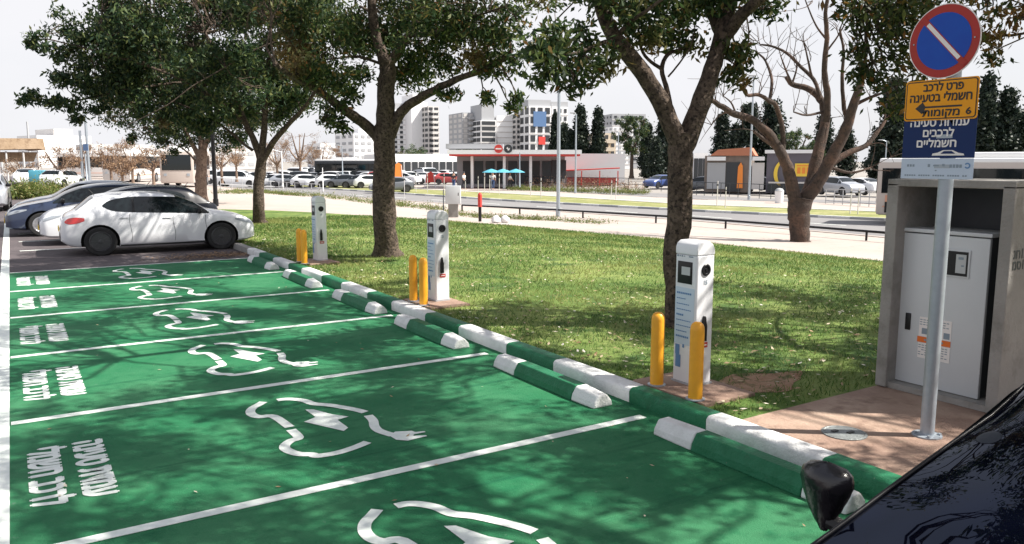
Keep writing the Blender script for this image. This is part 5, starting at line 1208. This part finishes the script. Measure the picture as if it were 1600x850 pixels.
# stakes by the road
r8 = random.Random(5)
stk = []
for px, py in ((596, 303), (604, 305), (632, 309), (650, 300), (668, 301), (694, 303), (727, 301), (747, 303), (757, 302), (765, 303), (780, 304), (829, 307), (845, 309), (955, 312), (962, 312), (1120, 322), (1133, 325), (1328, 334), (1340, 335)):
    p = G(px, py); 
    if not stk:
        s0 = thing('sapling_stake', '', 'stake', p, 0, 'thin pale stakes along the road'); mb = MB(); mb.tube([(0, 0, 0), (.02, 0, 1.6)], .03, 5); mb.build('stake', M['bld_pale'], s0)
        mb = MB(); mb.box((0, 0, 1.35), (.09, .09, .08)); mb.build('tie', M['black_plastic'], s0); stk.append(s0); s = s0
    else: s = dup(stk[0], p)
    s['label'] = 'thin pale wooden stake in the grass strip along the road'; s.scale = (1, 1, r8.uniform(.8, 1.15))
# guard rail, red post, utility cabinet, banners
def railing(name, label, pts, h, posts, m, cat='railing', bars=(1,), r=.045):
    t = thing(name, label, cat, pts[0]); o = pts[0]
    for b in bars:
        mb = MB(); mb.tube([p-o+Vector((0, 0, h*b)) for p in pts], r, 6); mb.build('rail', M[m], t)
    for k in range(posts):
        u = k/(posts-1)*(len(pts)-1); i = min(int(u), len(pts)-2); p = pts[i].lerp(pts[i+1], u-i)-o
        mb = MB(); mb.tube([p, p+Vector((0, 0, h))], r*.9, 6); mb.build('post', M[m], t)
    return t
rp_ = [G(x, y+4) for x, y in ((722, 326), (870, 334), (1050, 346), (1230, 361), (1400, 376), (1560, 392))]
railing('low_rail', 'low black rail along the near edge of the road', rp_, .34, 9, 'black_plastic', r=.05)
railing('fence', 'dark thin railing beyond the road in front of the kiosks', [G(x, y) for x, y in ((1088, 305), (1160, 309), (1262, 314))], 1.1, 12, 'bld_dark', 'fence', (1, .2), .03)
railing('fence', 'dark railing beyond the hedge in front of the grey hall', [G(x, y) for x, y in ((820, 293), (900, 295), (1060, 300))], 1.2, 14, 'bld_dark', 'fence', (1, .5), .03)
railing('fence', 'grey railing right of the bare tree before the silver car', [G(x, y) for x, y in ((1290, 318), (1330, 321), (1372, 324))], 1.0, 7, 'bld_grey', 'fence', (1, .6, .2), .035)
railing('fence', 'thin grey railing between the far road and the left parking rows', [G(x, y) for x, y in ((345, 297), (430, 300), (500, 305))], .9, 12, 'bld_grey', 'fence', (1, .5), .03)
p = G(750, 346); t = thing('marker_post', 'slim post with a red upper half beside the low black rail', 'marker post', p)
mb = MB(); mb.lathe([(.06, 0), (.06, .55)], n=10); mb.build('post', M['black_plastic'], t)
mb = MB(); mb.lathe([(.08, .55), (.08, 1.0), (.06, 1.06), (.02, 1.08)], n=10); mb.build('red_cap', M['bright_red'], t)
p = G(708, 340); t = thing('utility_cabinet', 'pale grey utility cabinet on a stand behind the middle charging post', 'utility cabinet', p, -YAW)
mb = MB(); mb.bbox((0, .15, .92), (.62, .32, .74), 0, .015); mb.build('cabinet_box', M['cab_grey'], t, auto=40)
mb = MB(); mb.box((0, .15, .28), (.40, .22, .54)); mb.build('plinth', M['concrete'], t)
mb = MB(); mb.box((.22, -.012, .95), (.03, .02, .12)); mb.build('lock', M['black_plastic'], t)
pole('sapling_post', 'thin dark post left of the pale utility cabinet', 693, 330, 296, .03, m='bld_dark', head=False, cat='post')
for nm, lb, px, py, w_, h0, h1, mt in (('sail_banner', 'orange banner on a frame just right of the thick trunk', 622, 292, 1.1, .9, 2.7, 'orange'), ('banner', 'red upright banner among the cars right of the orange one', 672, 293, 1.1, .5, 1.75, 'bright_red')):
    p = G(px, py); t = thing(nm, lb, 'banner', p, -YAW*.6)
    mb = MB(); mb.poly([(-w_/2, h0), (w_/2, h0+.1), (w_*.42, h1-.25), (.1, h1), (-w_*.4, h1-.3)], 0, .05, 'XZ'); mb.build('banner_cloth', M[mt], t)
    for s in (-1, 1):
        mb = MB(); mb.tube([(s*w_*.55, 0, 0), (s*w_*.35, 0, h1-.3)], .04, 5); mb.build('leg', M['bld_white'], t)
p = G(61, 292, 0); t = thing('turquoise_box', 'small turquoise box behind the green plants at the left', 'box', p, -.3)
mb = MB(); mb.bbox((0, 0, .85), (1.15, .9, .95), 0, .08); mb.build('box_body', M['cyan'], t, auto=40); mb = MB(); mb.box((0, 0, .2), (1.0, .8, .35)); mb.build('stand', M['bld_dark'], t)
for k, px in enumerate((775, 789)):
    p = G(px, 348); mb = MB(); mb.lathe([(.12, 0), (.19, .06), (.17, .18), (.08, .26), (.02, .28)], n=9)
    rr = random.Random(k); mb.v = [(v[0]*rr.uniform(.85, 1.15), v[1]*rr.uniform(.85, 1.15), v[2]) for v in mb.v]
    o = mb.build('white_sack', M['cloth_white'], auto=60); o.location = p; tag(o, 'crumpled white sack beside the planting strip, %s of two' % ('left', 'right')[k], 'sack', 'white sacks')
p = G(1217, 317); t = thing('bin', 'white litter bin beyond the road, left of the bare tree', 'bin', p)
mb = MB(); mb.lathe([(.26, 0), (.30, .8), (.28, .82)], n=14); mb.build('bin_body', M['bld_white'], t, auto=40); mb = MB(); mb.lathe([(.31, .83), (.2, .98), (.03, 1.02)], n=14); mb.build('lid', M['bld_grey'], t, auto=40)

# people ----------------------------------------------------------------------
def skinmesh(name, verts, edges, radii, m, parent, root=0):
    me = bpy.data.meshes.new(name); me.from_pydata([tuple(v) for v in verts], edges, []); o = bpy.data.objects.new(name, me); col.objects.link(o)
    md = o.modifiers.new('skin', 'SKIN'); sk = me.skin_vertices[0].data
    for i, r_ in enumerate(radii): sk[i].radius = (r_, r_); sk[i].use_root = (i == root)
    s = o.modifiers.new('sub', 'SUBSURF'); s.levels = 1; s.render_levels = 1
    dg = bpy.context.evaluated_depsgraph_get(); nm = bpy.data.meshes.new_from_object(o.evaluated_get(dg)); o.modifiers.clear(); o.data = nm; nm.materials.clear(); nm.materials.append(M[m])
    nm.polygons.foreach_set('use_smooth', [True]*len(nm.polygons)); o.parent = parent; return o
def person(px, py, rz, label, shirt, trousers, stride=.18):
    t = thing('person', label, 'person', G(px, py), rz); s = stride
    V = [(0, 0, .95), (0, 0, 1.2), (0, 0, 1.42), (0, 0, 1.52), (0, -.01, 1.62), (0, -.02, 1.72), (.2, 0, 1.38), (.26, s*.5, 1.12), (.24, s*.9-.1, .88), (-.2, 0, 1.38), (-.26, -s*.5, 1.12), (-.24, -s*.9-.08, .88), (.1, 0, .9), (.11, -s*.6-.02, .5), (.11, -s+.04, .08), (.11, -s-.12, .03), (-.1, 0, .9), (-.11, s*.5, .5), (-.11, s+.05, .1), (-.11, s-.08, .04)]
    Ed = [(0, 1), (1, 2), (2, 3), (3, 4), (4, 5), (2, 6), (6, 7), (7, 8), (2, 9), (9, 10), (10, 11), (0, 12), (12, 13), (13, 14), (14, 15), (0, 16), (16, 17), (17, 18), (18, 19)]
    Rr = [.13, .13, .12, .055, .095, .08, .06, .045, .035, .06, .045, .035, .085, .06, .042, .04, .085, .06, .042, .04]
    skinmesh('body', V, Ed, Rr, 'skin', t)
    skinmesh('shirt', [V[0], V[1], V[2], V[6], V[7], V[9], V[10]], [(0, 1), (1, 2), (2, 3), (3, 4), (2, 5), (5, 6)], [.155, .15, .14, .078, .06, .078, .06], shirt, t)
    skinmesh('trousers', [(0, 0, .98), V[12], V[13], V[14], V[16], V[17], V[18]], [(0, 1), (1, 2), (2, 3), (0, 4), (4, 5), (5, 6)], [.15, .105, .08, .062, .105, .08, .062], trousers, t)
    mb = MB(); mb.lathe([(.10, 1.66), (.105, 1.72), (.08, 1.80), (.02, 1.83)], (0, .015, 0), 10); mb.build('hair', M['cloth_dark'], t, auto=60)
person(725, 296, .4, 'person in a white top walking in front of the station, leftmost', 'cloth_white', 'cloth_dark')
person(709, 295, 2.2, 'person in dark clothes near the red banner', 'cloth_dark', 'cloth_blue', .08)
person(770, 296, -.8, 'person in pale clothes below the turquoise parasol', 'cloth_white', 'cloth_blue', .1)
person(797, 297, 1.2, 'person in white shirt and dark trousers striding right of the parasols', 'cloth_white', 'cloth_dark', .28)

# far trees --------------------------------------------------------------------
def conifer(px, ytop, dist, wpx, label, seed, shape='cypress', group=None, yb=262):
    rg = np.random.default_rng(seed); top = D(px, ytop, dist); base = Vector((top.x, top.y, -.8)); H = top.z+.8; Wd = wpx*mpx(dist)
    Wd *= 1.3; t = thing('conifer', label, 'conifer', (0, 0, 0), group=group); mb = MB(); mb.tube([base, base+Vector((0, 0, H*.5)), base+Vector((0, 0, H*.93))], [H*.022, H*.014, .05], 7); mb.build('trunk', M['bark'], t)
    Q = []; n = 230 if shape == 'cypress' else 210
    for k in range(n):
        u = rg.random(); z = H*(.04+.95*u)
        r = Wd/2*((1-u)**.6*min(1, (u+.10)*2.6)) if shape == 'cypress' else Wd/2*(1-u)**.55*(.55+.45*rg.random())*min(1, (u+.12)*3)
        a = rg.uniform(0, 2*PI); rr = r*(.2+.85*rg.random())
        leaves(Q, 46, (base.x+rr*math.cos(a), base.y+rr*math.sin(a), base.z+z), (Wd*.06+.08, Wd*.06+.08, H*.03), H*.036+.12, rg, -.6 if shape == 'cypress' else .1, .6)
    leafmesh('foliage', Q, M['leaf_conifer'], t); return t
for i, (px, yt, d, wp, lb, sh) in enumerate((
 (907, 168, 150, 26, 'tall dark cypress, left of the pair in front of the pale apartment block', 'cypress'), (935, 173, 150, 22, 'tall dark cypress, right of the pair beside the beige building', 'cypress'),
 (868, 180, 170, 16, 'dark cypress right behind the grey lamp post', 'cypress'), (882, 196, 160, 18, 'shorter dark cypress between the lamp post and the tall pair', 'cypress'), (892, 205, 150, 16, 'low dark conifer at the foot of the tall cypress pair', 'spruce'),
 (1012, 196, 140, 26, 'dark conifer just right of the broad grey-green tree', 'spruce'), (1026, 215, 120, 20, 'low dark conifer right of the broad tree', 'spruce'), (1040, 186, 130, 40, 'broad dark conifer half hidden by the forked trunk', 'spruce'),
 (1130, 180, 150, 34, 'dark ragged conifer right of the forked trunk', 'spruce'), (1150, 196, 145, 20, 'narrow conifer behind the grey lamp post by the bare tree', 'spruce'), (1172, 166, 140, 50, 'large dark conifer behind the left limbs of the bare tree', 'spruce'),
 (1208, 158, 140, 52, 'broad tall conifer behind the middle of the bare tree', 'spruce'), (1290, 178, 150, 34, 'dark conifer seen between the right limbs of the bare tree', 'spruce'), (1322, 200, 140, 34, 'low dark conifer right of the bare tree', 'spruce'),
 (1400, 128, 120, 60, 'dark cypress mass immediately left of the sign plates', 'spruce'), (1430, 150, 125, 44, 'dark conifer behind the orange plate of the sign', 'spruce'), (1372, 205, 130, 30, 'low conifer left of the sign above the bus', 'spruce'),
 (1546, 120, 120, 34, 'tall pointed cypress just right of the sign', 'cypress'), (1578, 142, 120, 46, 'dark pointed conifer at the right edge of the photo', 'spruce'), (1612, 170, 120, 60, 'dark conifer cut by the right edge of the photo', 'spruce'), (1520, 175, 122, 40, 'dark conifer behind the navy plate of the sign', 'spruce'), (1480, 165, 126, 50, 'dark conifer hidden behind the pole of the sign', 'spruce'))):
    conifer(px, yt, d, wp, lb, 100+i, sh, 'dark conifers beyond the road')
def fartree(name, label, px, py, dist, w_, h_, seed, lm, leaf, per=30, n=26, group=None, base=-.8, bark='bark', r=None):
    c = D(px, py, dist); b = Vector((c.x, c.y, base)); rad = w_*mpx(dist)/2; hh = h_*mpx(dist)/2
    lim = [([b, b.lerp(c, .45), b.lerp(c, .75)], r or rad*.10, rad*.06)]
    rg = np.random.default_rng(seed)
    for k in range(5):
        a = 2*PI*k/5+rg.uniform(-.4, .4); e = c+Vector((math.cos(a)*rad*.6, math.sin(a)*rad*.6, hh*rg.uniform(-.1, .7))); lim.append(([b.lerp(c, .6), (b.lerp(c, .6)+e)/2+Vector((0, 0, -hh*.1)), e], rad*.05, rad*.012))
    return broadleaf(name, label, b, lim, ell(c, (rad*.85, rad*.85, hh*.85), n, rad*.24, seed), seed, lm, bark, leaf=leaf, per=per, sub=5, group=group, twig=rad*.006)
fartree('broad_tree', 'broad grey-green tree in front of the grey block', 988, 212, 130, 66, 80, 201, 'leaf_dark', .42, 34, 40)
fartree('broad_tree', 'round green tree behind the kiosks and the bare tree', 1245, 225, 130, 60, 50, 202, 'leaf_dark', .36, 30, 34)
fartree('broad_tree', 'low green tree behind the takeaway building', 1275, 238, 120, 50, 34, 203, 'leaf_dark', .34, 26, 24)
fartree('broad_tree', 'dark tree on the hall side behind the station roof', 640, 238, 160, 60, 20, 204, 'leaf_dark', .36, 20, 20)
fartree('broad_tree', 'small ragged tree above the station roof end', 726, 236, 120, 30, 22, 205, 'leaf_dark', .3, 18, 16)
def brown(label, px, py, dist, w_, h_, seed, base=0, group='bare brownish street trees', per=16, n=22):
    return fartree('brown_tree', label, px, py, dist, w_, h_, seed, 'leaf_brown', .16, per, n, group, base, 'bark_pale', r=.12)
for i, (px, py, d, w_, h_, lb) in enumerate(((92, 250, 62, 70, 56, 'bare brownish tree with a dark forked trunk right of the shade roof'), (128, 246, 75, 60, 50, 'thin brownish tree behind the twin poles'), (172, 246, 66, 60, 50, 'brownish bare tree above the left coach'), (205, 240, 70, 62, 56, 'brownish tree below the left tip of the dense crown'), (238, 250, 62, 62, 50, 'brownish tree between the two coaches'),
   (278, 246, 70, 70, 54, 'brownish tree above the pale coach'), (345, 244, 72, 60, 52, 'brownish tree above the white vans right of the black post'), (368, 240, 80, 50, 46, 'pale brownish tree left of the trunk behind the hatchback'), (30, 262, 70, 70, 34, 'low brownish bush tree under the shade roof'), (190, 258, 58, 50, 34, 'low bare tree in front of the left coach'))):
    brown(lb, px, py, d, w_, h_, 300+i)
for i, (px, py, d, w_, h_, lb) in enumerate(((432, 240, 105, 64, 56, 'large reddish brown tree right of the trunk behind the hatchback'), (468, 232, 118, 80, 70, 'largest reddish brown tree left of the white building'), (500, 244, 112, 56, 56, 'paler reddish brown tree just left of the dark windowed bus'), (528, 250, 120, 40, 48, 'small bare brown tree before the white building'))):
    brown(lb, px, py, d, w_, h_, 340+i, -.8, 'reddish brown trees beyond the road', 22, 30)
# planting strips
def tuft_strip(name, label, pts, wd, n, h, m, seed, leaf=.12, cat='plants'):
    rg = np.random.default_rng(seed); Q = []
    for k in range(n):
        u = rg.random()*(len(pts)-1); i = int(u); p = pts[i].lerp(pts[i+1], u-i)+Vector((rg.normal()*wd, rg.normal()*wd*.4, 0)); z = ground_h(p.x) if p.x > 4.4 else 0
        hh = h*rg.uniform(.4, 1.2); leaves(Q, 14, (p.x, p.y, z+hh*.5), (.12, .12, hh*.3), leaf, rg, -.8, .3)
    return tag(leafmesh(name, Q, M[m], None), label, cat, kind='stuff')
tuft_strip('planting_strip', 'low yellow-green plants between the path and the road left of the utility cabinet', [G(x, y) for x, y in ((430, 304), (500, 308), (600, 320), (690, 329))], .5, 420, .35, 'shrub', 1)
tuft_strip('planting_strip', 'sparse dry plants beside the low black rail', [G(x, y) for x, y in ((690, 332), (740, 340), (790, 342), (850, 344), (945, 350))], .4, 380, .22, 'shrub', 2, .09)
tuft_strip('hedge_strip', 'yellow-green low hedge beyond the road in front of the station', [G(x, y) for x, y in ((800, 297), (900, 300), (1012, 303))], .5, 520, .45, 'shrub', 3, .16)
tuft_strip('dry_stems', 'reddish dry stems behind the yellow-green hedge', [G(x, y) for x, y in ((830, 294), (920, 296), (1000, 298))], .8, 300, 1.1, 'leaf_brown', 4, .16)
tuft_strip('shrubs', 'green and brown plants at the far left behind the navy car', [G(x, y, 0) for x, y in ((26, 312), (50, 310), (88, 304))], .7, 420, .9, 'shrub', 5, .2)
tuft_strip('verge_grass', 'rough grass verge along the road behind the parked cars', [G(x, y) for x, y in ((345, 303), (400, 301), (440, 303))], .8, 260, .25, 'shrub', 6, .12)
